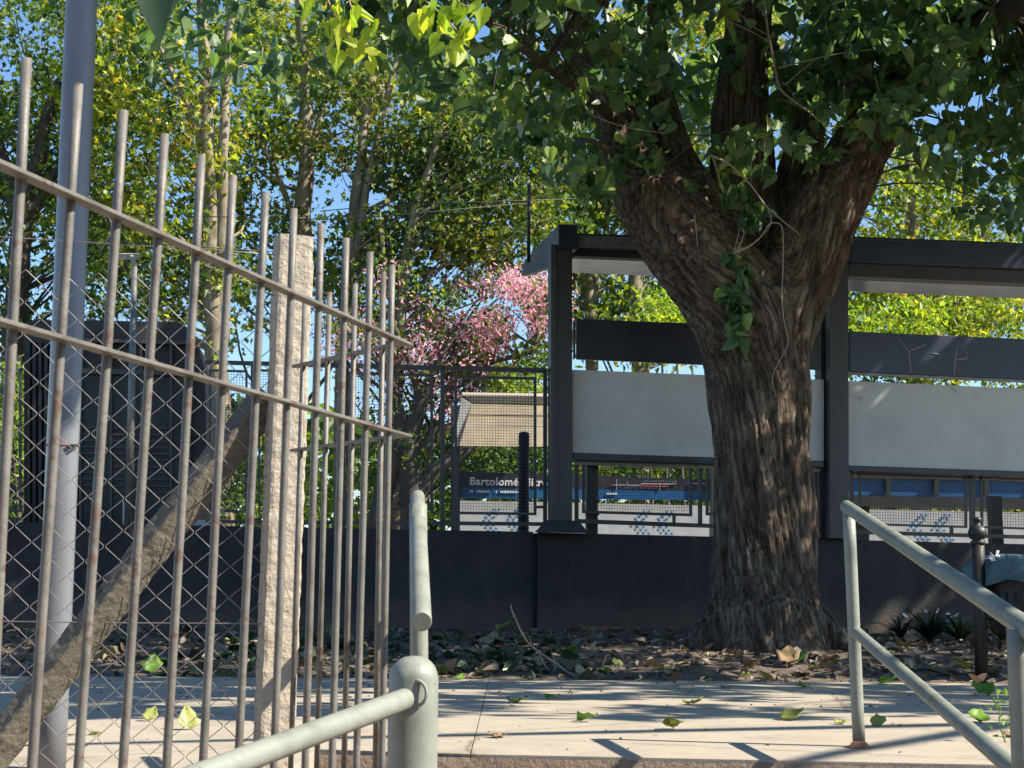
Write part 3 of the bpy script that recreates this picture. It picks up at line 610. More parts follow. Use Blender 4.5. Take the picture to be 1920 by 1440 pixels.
for x0, y0, x1 in ((719, 510, 704), (666, 533, 645), (618, 548, 594), (572, 562, 545)):
    t = (757-x0)/205; Y = 3.785+.435*t+.012; a = at(x0, y0, Y); b_ = at(x1, 1440, Y); d = b_-a; b_ = a+d*(a.z/(a.z-b_.z))
    m = MB(); m.tube([b_, (a+b_)/2, a], .0072, 16)
    m.build('bar', MT['bar'], rf)

# ---------------------------------------------------------------- chain link fence: concrete post, brace, mesh, wires
CY = 4.5
cf = thing('chain_link_fence', V((-.65, CY, 0)), 'chain link fence with a rough concrete corner post and a leaning mossy brace', 'fence')
def roughbar(p0, p1, w, h, rotz, n=60, amp=.004, xdir=None, zdir=None):
    p0, p1 = V(p0), V(p1); d = (p1-p0).normalized()
    xd = V((math.cos(rotz), math.sin(rotz), 0)) if xdir is None else V(xdir)
    xd = (xd-d*xd.dot(d)).normalized(); yd = d.cross(xd).normalized()
    m = MB(); ring = []; K = 8
    for a, b in ((-1, -1), (1, -1), (1, 1), (-1, 1)):
        nx = {(-1, -1): (1, -1), (1, -1): (1, 1), (1, 1): (-1, 1), (-1, 1): (-1, -1)}[(a, b)]
        for k in range(K): t = k/K; ring.append((a+(nx[0]-a)*t, b+(nx[1]-b)*t))
    R_ = len(ring)
    for i in range(n+1):
        c = p0+(p1-p0)*(i/n)
        for a, b in ring:
            ed = .93 if abs(a) > .95 and abs(b) > .95 else 1
            q = c+xd*(a*w/2*ed)+yd*(b*h/2*ed); s = hsh(q.x*22, q.y*22, q.z*22)*amp+hsh(q.x*60, q.y*60, q.z*60)*amp*.6
            m.v.append(q+(xd*a+yd*b)*s)
    for i in range(n):
        for k in range(R_): m.f.append([i*R_+k, i*R_+(k+1) % R_, (i+1)*R_+(k+1) % R_, (i+1)*R_+k]); m.sm.append(False)
    m.f += [list(range(R_))[::-1], list(range(n*R_, (n+1)*R_))]; m.sm += [False, False]
    return m
pt = at(550, 446, CY); pb = at(512, 1440, CY); pb = pt+(pb-pt)*((pt.z+.05)/(pt.z-pb.z))
roughbar(pb, pt, .102, .085, math.radians(22), 110, .003).build('post', MT['concrete'], cf)
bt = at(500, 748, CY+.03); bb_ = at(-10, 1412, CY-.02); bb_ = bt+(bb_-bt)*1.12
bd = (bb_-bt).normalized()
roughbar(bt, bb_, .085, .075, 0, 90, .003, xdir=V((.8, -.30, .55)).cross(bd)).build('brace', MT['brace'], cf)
# woven wires: each zigzag strand runs down the fence, neighbours hook into each other
def wirelen(pts, r=.00125): m.tube(pts, r, 5, cap=False)
m = MB(); cw = 68.0; ch = 60.0; lean = .045
x0 = -120
def meshpt(ix, iy, bulge=0):   # ix half cells across, iy half cells down
    x = -120+ix*cw/2; y = 470+iy*ch/2; x2 = x-lean*(y-470)+2.2*hsh(ix*.37, iy*.41)*2; y2 = y+.047*(x+120)*.8+3*hsh(ix*.23, iy*.31, 5)
    return x2, y2
strands = 0
for s_ in range(0, 21):
    pts = []
    for iy in range(0, 34):
        x, y = meshpt(s_+((iy+s_) % 2), iy)
        top = 5 if s_ < 4 else (1 if s_ < 12 else 3)
        if iy < top: continue
        if x > 545: continue
        dy = .006*(1 if (iy+s_) % 2 else -1); pts.append(at(x, y, CY-.02+dy))
    # slight rounding at every knuckle
    q = []
    for i, p in enumerate(pts):
        if 0 < i < len(pts)-1: q += [p+(pts[i-1]-p)*.06, p+(pts[i+1]-p)*.06]
        else: q.append(p)
    if len(q) > 2: wirelen(q)
m.build('mesh', MT['wire'], cf, fix=False)
m = MB()
for ps in ([(-200, 436), (0, 444), (130, 452), (250, 460), (400, 468), (515, 478)], [(-200, 1160), (0, 1165), (250, 1168), (470, 1169), (520, 1171)],
           [(0, 458), (18, 430), (30, 418)], [(190, 470), (205, 440), (212, 425), (203, 405)], [(350, 470), (395, 500), (440, 520), (515, 555)]):
    m = MB(); m.tube([at(x, y, CY-.025) for x, y in ps], .0017, 5); m.build('tension_wire', MT['wire'], cf, fix=False)

# ---------------------------------------------------------------- tall lamp pole at the left
lp = thing('lamp_pole', at(92, 1440, 4.9), 'tall grey lamp pole standing behind the chain link fence at the left', 'pole')
pt = at(158, -120, 4.88); pb = at(92, 1440, 4.88); pb = pt+(pb-pt)*((pt.z+.02)/(pt.z-pb.z))
m = MB(); m.tube([pb+(pt-pb)*(i/12) for i in range(13)], [.0488]*13, 32); m.build('shaft', MT['lamp'], lp)
m = MB(); c = pb+(pt-pb)*((at(130, 838, 4.88).z-pb.z)/(pt.z-pb.z)); m.tube([c, c+(pt-pb).normalized()*.005], .0505, 24); m.build('seam_band', MT['rust'], lp)
m = MB(); m.quad(at(127, 836, 4.83), at(143, 836, 4.83), at(143, 833, 4.83), at(127, 833, 4.83), (0, .03, 0)); m.build('slot', MT['dark'], lp)

# ---------------------------------------------------------------- handrails
hr = thing('handrail', at(1610, 1400, 5.45), 'pale green pipe handrail with two rails sloping down at the right', 'handrail')
Yp = G(1610, 1400).y
def vpipe(m, x0, y0, x1, y1, Y, r, n=20): a = at(x0, y0, Y); b = at(x1, y1, Y); m.tube([a+(b-a)*(i/6) for i in range(7)], r, n)
m = MB(); vpipe(m, 1591, 952, 1611, 1402, Yp, .0225); m.build('post', MT['pipe'], hr)
m = MB(); m.lathe(G(1611, 1402), [(.052, 0), (.05, .004), (.034, .008), (.026, .02)], 18); m.build('flange', MT['rust'], hr)
xr = at(1591, 952, Yp).x
a = at(1587, 950, Yp); b_ = at(1935, 1184, 3.38); e = (b_-a).normalized()
m = MB(); m.tube([a-e*.005, a, a+(b_-a)*.5, b_, b_+e*1.4], [.020, .0235, .0235, .0235, .0235], 24); m.build('top_rail', MT['pipe'], hr)
a = at(1606, 1186, Yp-.03); b_ = at(1905, 1446, 3.5); e = (b_-a).normalized()
m = MB(); m.tube([a-e*.02, a, b_, b_+e*1.4], [.012, .021, .021, .021], 24); m.build('middle_rail', MT['pipe'], hr)
m = MB(); vpipe(m, 1907, 1178, 1922, 1560, 3.42, .0225); m.build('post', MT['pipe'], hr)
h2 = thing('handrail', at(785, 1300, 4.9), 'pale pipe handrail seen end on above the round topped bollard, its rail cut off square', 'handrail')
Yl = 4.95
m = MB(); vpipe(m, 784, 945, 788, 1560, Yl-.25, .0262, 24); m.build('post', MT['pipe'], h2)
a = at(783, 932, Yl+.1); b_ = at(791, 1166, 3.62); e = (b_-a).normalized()
m = MB(); m.tube([a-e*.024, a-e*.016, a, b_-e*.002, b_], [.006, .018, .0225, .0225, .021], 24); m.build('rail', MT['pipe'], h2)
fb = thing('bollard', at(776, 1500, 3.2), 'thick pale green bollard with domed lumpy top in the foreground', 'bollard')
Yb = 3.2; r_ = .049; top = at(776, 1229, Yb); bot = at(776, 1440, Yb); hb = top.z+1.05
m = MB(); n = 40; rings = [(r_, 0), (r_, hb*.5), (r_, hb-.2), (r_, hb-.12), (r_, hb-.045)]+[(r_*math.cos(t), hb-.045+.045*math.sin(t)) for t in [math.pi/2*k/8 for k in range(1, 8)]]+[(.004, hb)]
m.lathe(V((top.x, Yb, -1.05)), rings, n); ob = m.build('post', MT['pipe'], fb)
for v_ in ob.data.vertices:
    c = v_.co; zz = c.z+fb.location.z; k = max(0, min(1, (zz-(top.z-.10))/.06)); s = hsh(c.x*60, c.y*60, zz*60)*.0022*k+hsh(c.x*25, c.y*25, zz*8)*.0008
    rr_ = V((c.x+fb.location.x-top.x, c.y+fb.location.y-Yb, .01)).normalized(); v_.co += rr_*s
a = at(770, 1307, Yb-.02); b_ = at(345, 1466, 2.52); e = (b_-a).normalized()
m = MB(); m.tube([a-e*.02, a, b_, b_+e*1.2], .0215, 24); m.build('side_rail', MT['pipe'], fb)
m = MB()
c = at(779, 1300, Yb-.045)
for k in range(36):
    t = 2*math.pi*k/36; q = c+V((e.y, -e.x, 0)).normalized()*(math.cos(t)*.024)+V((0, 0, 1))*(math.sin(t)*.0245)
    m.lathe(q-V((0, 0, .005)), [(.001, .002), (.0035, .0035), (.004, .005), (.003, .0075), (.001, .009)], 7)
m.build('weld_bead', MT['pipe'], fb)

# ---------------------------------------------------------------- litter bin with teal bag
lbn = thing('litter_bin', at(1838, 1272, 10.6), 'dark litter bin hung on a ball topped post at the right edge', 'litter bin')
YB = 10.6
m = MB(); a = at(1834, 1008, YB); b_ = at(1841, 1274, YB); m.tube([b_, a], [.042, .040], 16); m.build('post', MT['dark'], lbn)
m = MB(); c = at(1833, 1000, YB)
m.lathe(c-V((0, 0, .075)), [(.045, 0), (.05, .02), (.035, .03), (.05, .045), (.06, .065), (.063, .085), (.055, .105), (.035, .125), (.022, .13), (.02, .15), (.03, .16), (.028, .175), (.004, .185)], 18); m.build('finial', MT['dark'], lbn)
m = MB(); bc = at(1925, 1190, YB+.05); rr_ = .25
prof = [(.19, 0), (.215, .06), (.235, .25), (rr_, .46), (rr_+.012, .47), (rr_+.012, .49), (rr_-.01, .49)]
m.lathe(bc, prof, 40)
for k in range(3):
    z = .12+.12*k
    for j in range(26):
        t = 2*math.pi*j/26; q = bc+V((math.cos(t)*(.226+.018*k), math.sin(t)*(.226+.018*k), z)); m.lathe(q-V((0, 0, .035)), [(.002, 0), (.008, .01), (.008, .06), (.002, .07)], 6)
m.build('basket', MT['dark'], lbn)
m = MB(); m.bar(at(1838, 1100, YB), bc+V((-.2, 0, .3)), .03, .05); m.build('bracket', MT['dark'], lbn)
# bag folded over the rim
n = 72; prof = [(.20, .30), (.235, .50), (.262, .515), (.285, .50), (.30, .45), (.305, .38), (.295, .335)]
vv = []; ff = []
for i in range(n):
    t = 2*math.pi*i/n
    pk = math.exp(-((t-math.pi+.12) % (2*math.pi))**2/.05)+math.exp(-((-(t-math.pi+.12)) % (2*math.pi))**2/.05)
    for k, (r, z) in enumerate(prof):
        w_ = .014*math.sin(t*13+k*.9)+.010*math.sin(t*23+k*1.7)+.01*hsh(t*6, k*.8)
        r2 = r+(w_ if k > 1 else w_*.3)+(.10*pk if k > 3 else 0); z2 = z+(.0+.02*math.sin(t*5))*(k/6)+(.03*pk if k > 4 else 0)
        vv.append(bc+V((r2*math.cos(t), r2*math.sin(t), z2)))
K = len(prof)
ff = [[i*K+k, i*K+k+1, ((i+1) % n)*K+k+1, ((i+1) % n)*K+k] for i in range(n) for k in range(K-1)]
m = MB(); m.v = vv; m.f = ff; m.sm = [True]*len(ff)
bgo = m.build('rubbish_bag', MT['bag']); tag(bgo, 'teal plastic bag liner folded over the rim of the dark bin', 'bag')
m = MB()
for k in range(16):
    q = at(1852+rng.uniform(-2, 40), 1046+rng.uniform(-7, 2), YB-.12+rng.uniform(-.05, .05)); d = V(rng.normal(size=3)).normalized()*.03; e2 = V(rng.normal(size=3)).normalized()*.02
    m.quad(q, q+d, q+d+e2, q+e2, V((0, .003, .003)))
tag(m.build('paper_scraps', MT['paper']), 'crumpled white and pinkish paper scraps poking out of the teal bag', 'rubbish')

# ---------------------------------------------------------------- the big tree
HY = 13.2
base_c = G(1437, 1203, .12); 
def hp(px, py, dy=0): return at(px, py, HY+dy)
def pr(rpx, Y=HY): return rpx*Y/FPX
CH = {  # limb: (px, py, depth shift, radius in px)
 'trunk': [(1440, 1262, 0, 128), (1438, 1205, 0, 120), (1436, 1150, 0, 108), (1433, 1080, 0, 98), (1431, 950, 0, 93), (1427, 850, 0, 91), (1423, 750, 0, 95), (1416, 680, 0, 99), (1406, 610, 0, 103), (1395, 560, 0, 104)],
 'left': [(1405, 620, -.05, 92), (1365, 550, -.1, 90), (1310, 480, -.15, 88), (1262, 420, -.15, 84), (1222, 365, -.1, 74), (1190, 305, 0, 58), (1160, 230, .1, 44), (1118, 140, .3, 36), (1080, 20, .5, 30), (1040, -160, .6, 24)],
 'left_fork': [(1345, 540, 0, 80), (1318, 440, .05, 72), (1290, 360, .12, 58), (1262, 280, .25, 42), (1240, 170, .45, 28), (1232, 40, .6, 22), (1240, -160, .8, 16)],
 'back': [(1440, 580, .3, 66), (1462, 480, .4, 58), (1482, 390, .5, 50), (1502, 300, .6, 42), (1530, 190, .75, 32), (1575, 60, .95, 25), (1640, -120, 1.2, 18)],
 'centre': [(1410, 600, .2, 88), (1406, 520, .3, 82), (1398, 430, .35, 74), (1390, 330, .4, 66), (1388, 220, .45, 58), (1396, 110, .5, 50), (1410, 0, .55, 44), (1425, -140, .6, 38), (1440, -420, .7, 28)],
 'right': [(1450, 640, 0, 74), (1482, 560, 0, 74), (1512, 480, -.05, 76), (1548, 400, -.05, 72), (1585, 325, 0, 64), (1622, 262, .05, 58), (1672, 200, .15, 48), (1740, 120, .3, 40), (1840, 20, .5, 32), (1980, -120, .8, 26)],
}
chains = {k: [(hp(x, y, d), pr(r)) for x, y, d, r in v] for k, v in CH.items()}
# root flares
g0 = hp(1436, 1100)
for i, (ang, reach, rr_) in enumerate(((-2.9, .80, .16), (-2.2, .62, .17), (-1.5, .55, .18), (-.9, .62, .17), (-.25, .84, .15), (.6, .6, .15), (1.6, .6, .15), (2.6, .6, .15))):
    dx, dy = math.cos(ang), math.sin(ang)
    chains['root%d' % i] = [(g0+V((dx*.16, dy*.16, .05)), .20), (V((g0.x+dx*.34, g0.y+dy*.34, .42)), rr_), (V((g0.x+dx*reach*.70, g0.y+dy*reach*.70, .20)), rr_*.72), (V((g0.x+dx*reach*.98, g0.y+dy*reach*.98, .04)), rr_*.42)]
def smoothchain(ch, sub=3):
    P = [c[0] for c in ch]; R_ = [c[1] for c in ch]; out = []
    for i in range(len(P)-1):
        p0 = P[max(i-1, 0)]; p1 = P[i]; p2 = P[i+1]; p3 = P[min(i+2, len(P)-1)]
        for k in range(sub):
            t = k/sub; q = .5*((2*p1)+(p2-p0)*t+(2*p0-5*p1+4*p2-p3)*t*t+(-p0+3*p1-3*p2+p3)*t**3)
            out.append((q, R_[i]+(R_[i+1]-R_[i])*t))
    out.append((P[-1], R_[-1])); return out
tm = MB()
for k, ch in chains.items():
    c = smoothchain(ch); tm.tube([q[0] for q in c], [q[1] for q in c], 20)
for x, y, r, d in ((1262, 470, 42, -.32), (1470, 700, 34, -.22), (1350, 640, 40, -.2), (1240, 400, 34, -.2), (1500, 560, 30, -.2)):   # burls
    q = hp(x, y, d); tm.lathe(q-V((0, 0, pr(r))), [(.01, 0), (pr(r)*.7, pr(r)*.3), (pr(r), pr(r)), (pr(r)*.7, pr(r)*1.7), (.01, pr(r)*2)], 12)
ht = thing('tree', V((g0.x, g0.y, .12)), 'massive old tree with furrowed twisting bark forking into three limbs before the shelter', 'tree')
to = tm.build('tmp_trunk', MT['bark'])
md = to.modifiers.new('r', 'REMESH'); md.mode = 'VOXEL'; md.voxel_size = .016
md = to.modifiers.new('s', 'SMOOTH'); md.iterations = 14; md.factor = .6
dg = bpy.context.evaluated_depsgraph_get(); me = bpy.data.meshes.new_from_object(to.evaluated_get(dg)); bpy.data.objects.remove(to)
nv = len(me.vertices); co = np.empty(nv*3, np.float32); me.vertices.foreach_get('co', co); co = co.reshape(-1, 3).astype(float)
no = np.empty(nv*3, np.float32); me.vertices.foreach_get('normal', no); no = no.reshape(-1, 3)
acc = np.zeros((nv, 3)); ws = np.zeros(nv)
for name, ch in chains.items():
    if name.startswith('root'): continue
    ch = smoothchain(ch, 4)
    P = np.array([tuple(c[0]) for c in ch]); R_ = np.array([c[1] for c in ch]); tz = smoothchain(chains['trunk'], 8); kk = min(range(len(tz)), key=lambda i: (tz[i][0]-ch[0][0]).length)
    s0 = sum((tz[i+1][0]-tz[i][0]).length for i in range(kk)) if name != 'trunk' else 0; offc = np.zeros(3) if name == 'trunk' else np.array(ch[0][0]-tz[kk][0])
    best = np.full(nv, 1e9); cc = np.zeros((nv, 3)); s = 0
    for i in range(len(P)-1):
        a = P[i]; d = P[i+1]-a; L = np.linalg.norm(d); t = np.clip(((co-a)@d)/L**2, 0, 1); q = a+t[:, None]*d; rel = co-q
        dist = np.linalg.norm(rel, axis=1)/(R_[i]+(R_[i+1]-R_[i])*t); upd = dist < best
        sl_2 = s+t*L+s0; tw = .30*sl_2; rl = rel+offc
        val = np.column_stack([rl[:, 0]*np.cos(tw)-rl[:, 1]*np.sin(tw), rl[:, 0]*np.sin(tw)+rl[:, 1]*np.cos(tw), sl_2])
        cc[upd] = val[upd]; best = np.minimum(best, dist); s += L
    w_ = np.exp(-9*best); acc += cc*w_[:, None]; ws += w_
bk = acc/np.maximum(ws, 1e-12)[:, None]
ridge = np.empty(nv); disp = np.empty(nv)
nf_ = mnoise.noise
for i in range(nv):
    a, b, c = bk[i]; h = co[i, 2]
    fs = .15 if h < 2.2 else .15+.04*min(1, h-2.2)
    wv = V((a*3, b*3, c*.8)); dxx = nf_(wv)*.10; 
    n1_ = nf_(V((a*24+dxx*14, b*24, c*24*fs*.30))); n2_ = nf_(V((a*50+dxx*20+7, b*50, c*50*fs*.34))); n3_ = nf_(V((a*90, b*90, c*30)))
    n0_ = nf_(V((a*6, b*6, c*1.6+4)))
    rdg = 1-min(1, abs(n1_)*2.6); r2 = 1-min(1, abs(n2_)*2.6)
    ridge[i] = 1-(.62*rdg**2.0+.38*r2**2)
    disp[i] = (.040*n0_-.028*rdg**2.2-.011*r2**2+.003*n3_)*(.6+.4*min(1, max(0, (h-.2)/.6)))
fade = np.clip((co[:, 2]+.1)/.3, .2, 1)
co2 = co+no*(disp*fade)[:, None]
off = np.array(ht.location)
me.vertices.foreach_set('co', (co2-off).astype(np.float32).ravel())
at_b = me.attributes.new('bark', 'FLOAT_VECTOR', 'POINT'); at_b.data.foreach_set('vector', bk.astype(np.float32).ravel())
at_r = me.attributes.new('ridge', 'FLOAT', 'POINT'); at_r.data.foreach_set('value', ridge.astype(np.float32))
me.materials.clear(); me.materials.append(MT['bark']); me.polygons.foreach_set('use_smooth', np.ones(len(me.polygons), bool)); me.update()
link(bpy.data.objects.new('trunk', me), ht)
# pale dead shoots and vines hanging on it
m = MB()
VN = [([(1432, -10), (1440, 60), (1452, 120), (1462, 165), (1490, 190), (1520, 212), (1548, 235), (1580, 236)], 5, -.75),
      ([(1300, -5), (1350, 30), (1410, 60), (1448, 82)], 3, -.7), ([(1380, 20), (1420, 55), (1450, 70)], 2.4, -.72),
      ([(1460, 128), (1520, 112), (1590, 98), (1680, 88)], 3, -.8), ([(1472, 160), (1505, 130), (1530, 112)], 2.5, -.78),
      ([(1022, 40), (1045, 100), (1075, 150), (1100, 205), (1125, 222), (1180, 240), (1250, 250)], 4, -.8),
      ([(1040, 100), (1080, 110), (1140, 145)], 2.5, -.8), ([(1330, 290), (1370, 310), (1410, 350), (1440, 390), (1500, 440)], 4.2, -.85),
      ([(1375, 474), (1405, 462), (1430, 440), (1443, 420), (1462, 420), (1468, 440), (1468, 500), (1466, 560), (1470, 600), (1478, 640), (1466, 668), (1450, 700), (1448, 722), (1454, 738), (1451, 744)], 3, -.80),
      ([(1440, 392), (1446, 412), (1438, 436)], 2.2, -.8), ([(1383, 470), (1395, 440), (1390, 425)], 2, -.8), ([(1378, 468), (1386, 430)], 2, -.78),
      ([(1422, 240), (1410, 300), (1408, 345)], 2, -.8), ([(1434, 240), (1432, 300), (1428, 330)], 2, -.8),
      ([(1302, 400), (1306, 440), (1308, 465)], 2.2, -.75), ([(1335, 290), (1350, 340), (1356, 362)], 2.4, -.72), ([(1768, 180), (1790, 260), (1803, 305)], 4, -.6),
      ([(1685, 245), (1700, 270), (1706, 292)], 2, -.6), ([(1578, 30), (1590, 0), (1582, -20)], 2, -.7), ([(1640, 140), (1650, 180), (1652, 198)], 2, -.7), ([(1583, 155), (1583, 198)], 2, -.7)]
for ps, r, d in VN:
    pts = smoothchain([(at(x, y, HY+d), r) for x, y in ps], 3)
    m.tube([p for p, _ in pts], [pr(r/2)*(1-.6*i/len(pts)) for i in range(len(pts))], 5)
m.build('dead_shoots', MT['vine'], ht)
# foliage: clumps on drooping twigs
YB_T = [(540, 40), (600, 100), (650, 175), (720, 185), (800, 160), (850, 195), (930, 265), (1000, 330), (1060, 395), (1120, 385), (1180, 320), (1240, 270), (1300, 150), (1350, 240), (1420, 330), (1500, 300), (1560, 245), (1620, 245), (1680, 300), (1720, 360), (1780, 370), (1830, 420), (1900, 440), (2300, 460)]
def yb(px): return float(np.interp(px, [a for a, _ in YB_T], [b for _, b in YB_T]))
cl = []; pts_c = []
tries = 0
while len(cl) < 820 and tries < 20000:
    tries += 1
    px = rng.uniform(605, 2250); y1 = yb(px); py = rng.uniform(-420, y1)
    if 1255 < px < 1350 and 5 < py < 300 and rng.random() < .97: continue
    if 1452 < px < 1520 and -10 < py < 150 and rng.random() < .9: continue
    if 1345 < px < 1462 and -10 < py < 245 and rng.random() < .985: continue
    if px < 900 and rng.random() < .55: continue
    if px < 1000 and py > 190 and rng.random() < .5: continue
    Y = rng.uniform(11.3, 14.4) if px > 900 else rng.uniform(10.2, 13.0)
    if 1340 < px < 1660 and py > 215: Y = rng.uniform(12.0, 12.55)
    if rng.random() < .5 and py > y1-60: continue
    cl.append((at(px, py, Y), .19, 11))
for px, py, r, n in ((1385, 350, 14, 16), (1400, 385, 16, 18), (1405, 415, 15, 16), (1375, 300, 26, 22), (1350, 330, 18, 9), (1368, 485, 17, 18), (1385, 510, 20, 22), (1360, 545, 17, 18), (1385, 560, 22, 26), (1395, 590, 17, 22), (1378, 615, 16, 18), (1385, 640, 9, 8), (1362, 370, 10, 6),
                     (1400, 255, 26, 20), (1430, 320, 18, 12), (1345, 280, 24, 16), (1420, 385, 14, 12), (1300, 345, 14, 8), (1230, 300, 26, 16), (1560, 290, 14, 9), (1500, 260, 24, 20), (1520, 300, 20, 12), (1600, 235, 26, 18), (1160, 300, 30, 22), (1090, 340, 30, 24), (1150, 350, 16, 10), (1190, 250, 40, 20)):
    cl.append((at(px, py, HY-.52), pr(r), n))
seg = []
hc = np.vstack([clump_pts(c, r, n) for c, r, n in cl])
seg.append(leaves(hc, .108, 'heart', droop=.9, var=.5, fold=.45))
# rest of the crown, spreading right and overhead: the shade on wall, shelter and pavement comes from it
cl2 = []
def cloud(n, x, y, z, r, k, size, shape='heart'):
    c = np.column_stack([rng.uniform(*x, n), rng.uniform(*y, n), rng.uniform(*z, n)])
    keep = np.array([hsh(a*.7, b*.7, d*.7) > -.28 for a, b, d in c]); c = c[keep]
    P = np.vstack([clump_pts(q, r, k) for q in c]); seg.append(leaves(P, size, shape, droop=.6)); cl2.extend(list(c))
cloud(520, (1.2, 11.5), (10.8, 17.2), (4.9, 8.4), .45, 20, .17)
cloud(330, (3, 10), (12.6, 15), (5.2, 7.8), .42, 22, .18)
cloud(75, (-3.5, 1.6), (10.8, 15.2), (5.2, 7.5), .4, 20, .15)
cloud(450, (-1.5, 10.5), (5.3, 10.8), (4.7, 6.9), .34, 22, .18)
cloud(180, (-2.0, 4.0), (5.4, 7.9), (4.6, 6.2), .32, 22, .18)
v1, f1 = join(seg)
np_mesh('crown', v1, f1, LF['hero'], ht)
m = MB()
allc = [q[1] for k in ('left', 'left_fork', 'centre', 'right', 'back') for q in [(0, c[0]) for c in smoothchain(chains[k], 2)[6:]]]
rrg = random.Random(5)
big = [([hp(1840, 20, .5), V((4.6, 13.4, 6.3)), V((6.6, 12.6, 6.9)), V((9.6, 12, 7.3))], .13), ([hp(1740, 120, .3), V((4.6, 11.2, 5.4)), V((6.4, 9.2, 5.8)), V((8.4, 7.4, 5.9))], .11),
       ([hp(1425, -140, .6), V((2.6, 14, 7)), V((4.5, 15.3, 7.8)), V((7.5, 16, 8))], .12), ([hp(1080, 20, .5), V((-.3, 12.8, 5.9)), V((-1.8, 12.2, 6.4)), V((-3.2, 11.8, 6.3))], .09),
       ([hp(1160, 230, .1), at(1020, 120, 12), at(880, 20, 11.2), at(720, -60, 10.6)], .05), ([hp(1222, 365, -.2), at(1140, 280, 12.6), at(1090, 260, 12.3)], .04)]
for ps, r in big:
    c = smoothchain([(p, r) for p in ps], 4); m.tube([p for p, _ in c], [r*(1-.8*i/len(c)) for i in range(len(c))], 8); allc += [p for p, _ in c]
for c, r, n in cl[::3]:
    s = min(allc, key=lambda p: (p-c).length_squared-(.4 if p.z > c.z else 0)); mid = (s+c)/2+V((rrg.uniform(-.1, .1), rrg.uniform(-.1, .1), .14*(s-c).length))
    if (s-c).length < 2.2: q = smoothchain([(s, 1), (mid, 1), (c, 1)], 3); m.tube([p for p, _ in q], [.011-.0012*i for i in range(len(q))], 4, cap=False)
for c in cl2[::4]:
    c = V(c); s = min(allc, key=lambda p: (p-c).length_squared); 
    if (s-c).length < 3: m.tube([s, (s+c)/2+V((0, 0, .2)), c], [.02, .014, .006], 4, cap=False)
m.build('branches', MT['dbark'], ht, fix=False)

# near sprays of bright leaves hanging into the top of the frame from a tree over the steps
ns = thing('leafy_branch', at(740, -80, 5.2), 'bright sunlit green leaf sprays hanging into the top edge left of the big crown', 'branch')
m = MB(); P = []; 
for ps in ([(560, -160), (600, -40), (628, 30), (655, 70), (668, 90)], [(700, -160), (770, -30), (820, 20), (855, 55), (868, 75)], [(640, -160), (650, -20), (670, 40)], [(760, -160), (850, -10), (880, 12)]):
    q = smoothchain([(at(x, y, 5.1), 1) for x, y in ps], 4); m.tube([p for p, _ in q], .003, 5)
    for p, _ in q[3:]:
        for k in range(2): P.append(tuple(p+V(rng.normal(size=3))*.04))
m.build('twigs', MT['twig'], ns)
v1, f1 = leaves(np.array(P), .066, 'heart', droop=1.1, var=.35); np_mesh('foliage', v1, f1, LF['lime'], ns)
nb = thing('leafy_branch', at(290, -60, 1.7), 'single blurred dark green leaf tips very close to the viewer at the top left', 'branch')
m = MB(); m.tube([at(240, -150, 1.75), at(285, -60, 1.7), at(300, -30, 1.7)], .003, 6); m.build('twig', MT['twig'], nb)
def onesided(root, tip, w, mat, name, parent):
    root, tip = V(root), V(tip); y = tip-root; L = y.length; yn = y/L; x = V((1, .2, 0)); x = (x-yn*x.dot(yn)).normalized()*w; z = yn.cross(x.normalized())
    k = SH['heart']; mm = MB(); n = len(k)
    mm.v = [root+x*(a/.42)+y*b+z*(.1*abs(a)*L-.12*b*b*L) for a, b in k]+[root-x*(a/.42)+y*b+z*(.1*abs(a)*L-.12*b*b*L) for a, b in k[1:-1]]
    mm.f = [list(range(n)), [n-1]+list(range(2*n-3, n-1, -1))+[0]]; mm.sm = [True, True]; return mm.build(name, mat, parent, fix=False)
onesided(at(283, -60, 1.7), at(300, 78, 1.69), .022, LF['dark'], 'leaf', nb); onesided(at(335, -80, 1.75), at(322, 12, 1.72), .02, LF['dark'], 'leaf', nb)

# off to the right, a street tree whose leaves dapple the upper lamp pole
dp = thing('leafy_branch', V((2.6, 3.9, 4.9)), 'high bough outside the frame that dapples the tall lamp pole', 'branch')
m = MB(); m.tube([V((8, 5.5, 5.6)), V((5, 4.6, 5.4)), V((3.0, 4.1, 5.0)), V((1.4, 4.18, 4.2))], [.08, .05, .03, .01], 8); m.build('bough', MT['dbark'], dp)
P = np.vstack([clump_pts(V((1.40+rng.uniform(-.12, .12), 4.18+rng.uniform(-.18, .18), z)), .17, 30) for z in np.linspace(3.85, 5.3, 34) if (z*3.1) % 1 < .66])
P2 = np.vstack([clump_pts(V((5.05+rng.uniform(-.3, .3), yy, 4.5+rng.uniform(-.35, .35))), .26, 26) for yy in np.linspace(2.35, 3.1, 9)])
m = MB(); m.tube([V((8, 5.5, 5.6)), V((6.4, 4.2, 5.1)), V((5.2, 3.2, 4.6)), V((4.9, 2.4, 4.4))], [.06, .04, .02, .008], 8); m.build('bough', MT['dbark'], dp)
v1, f1 = leaves(np.vstack([P, P2]), .14, 'heart', droop=.6); np_mesh('foliage', v1, f1, LF['hero'], dp)

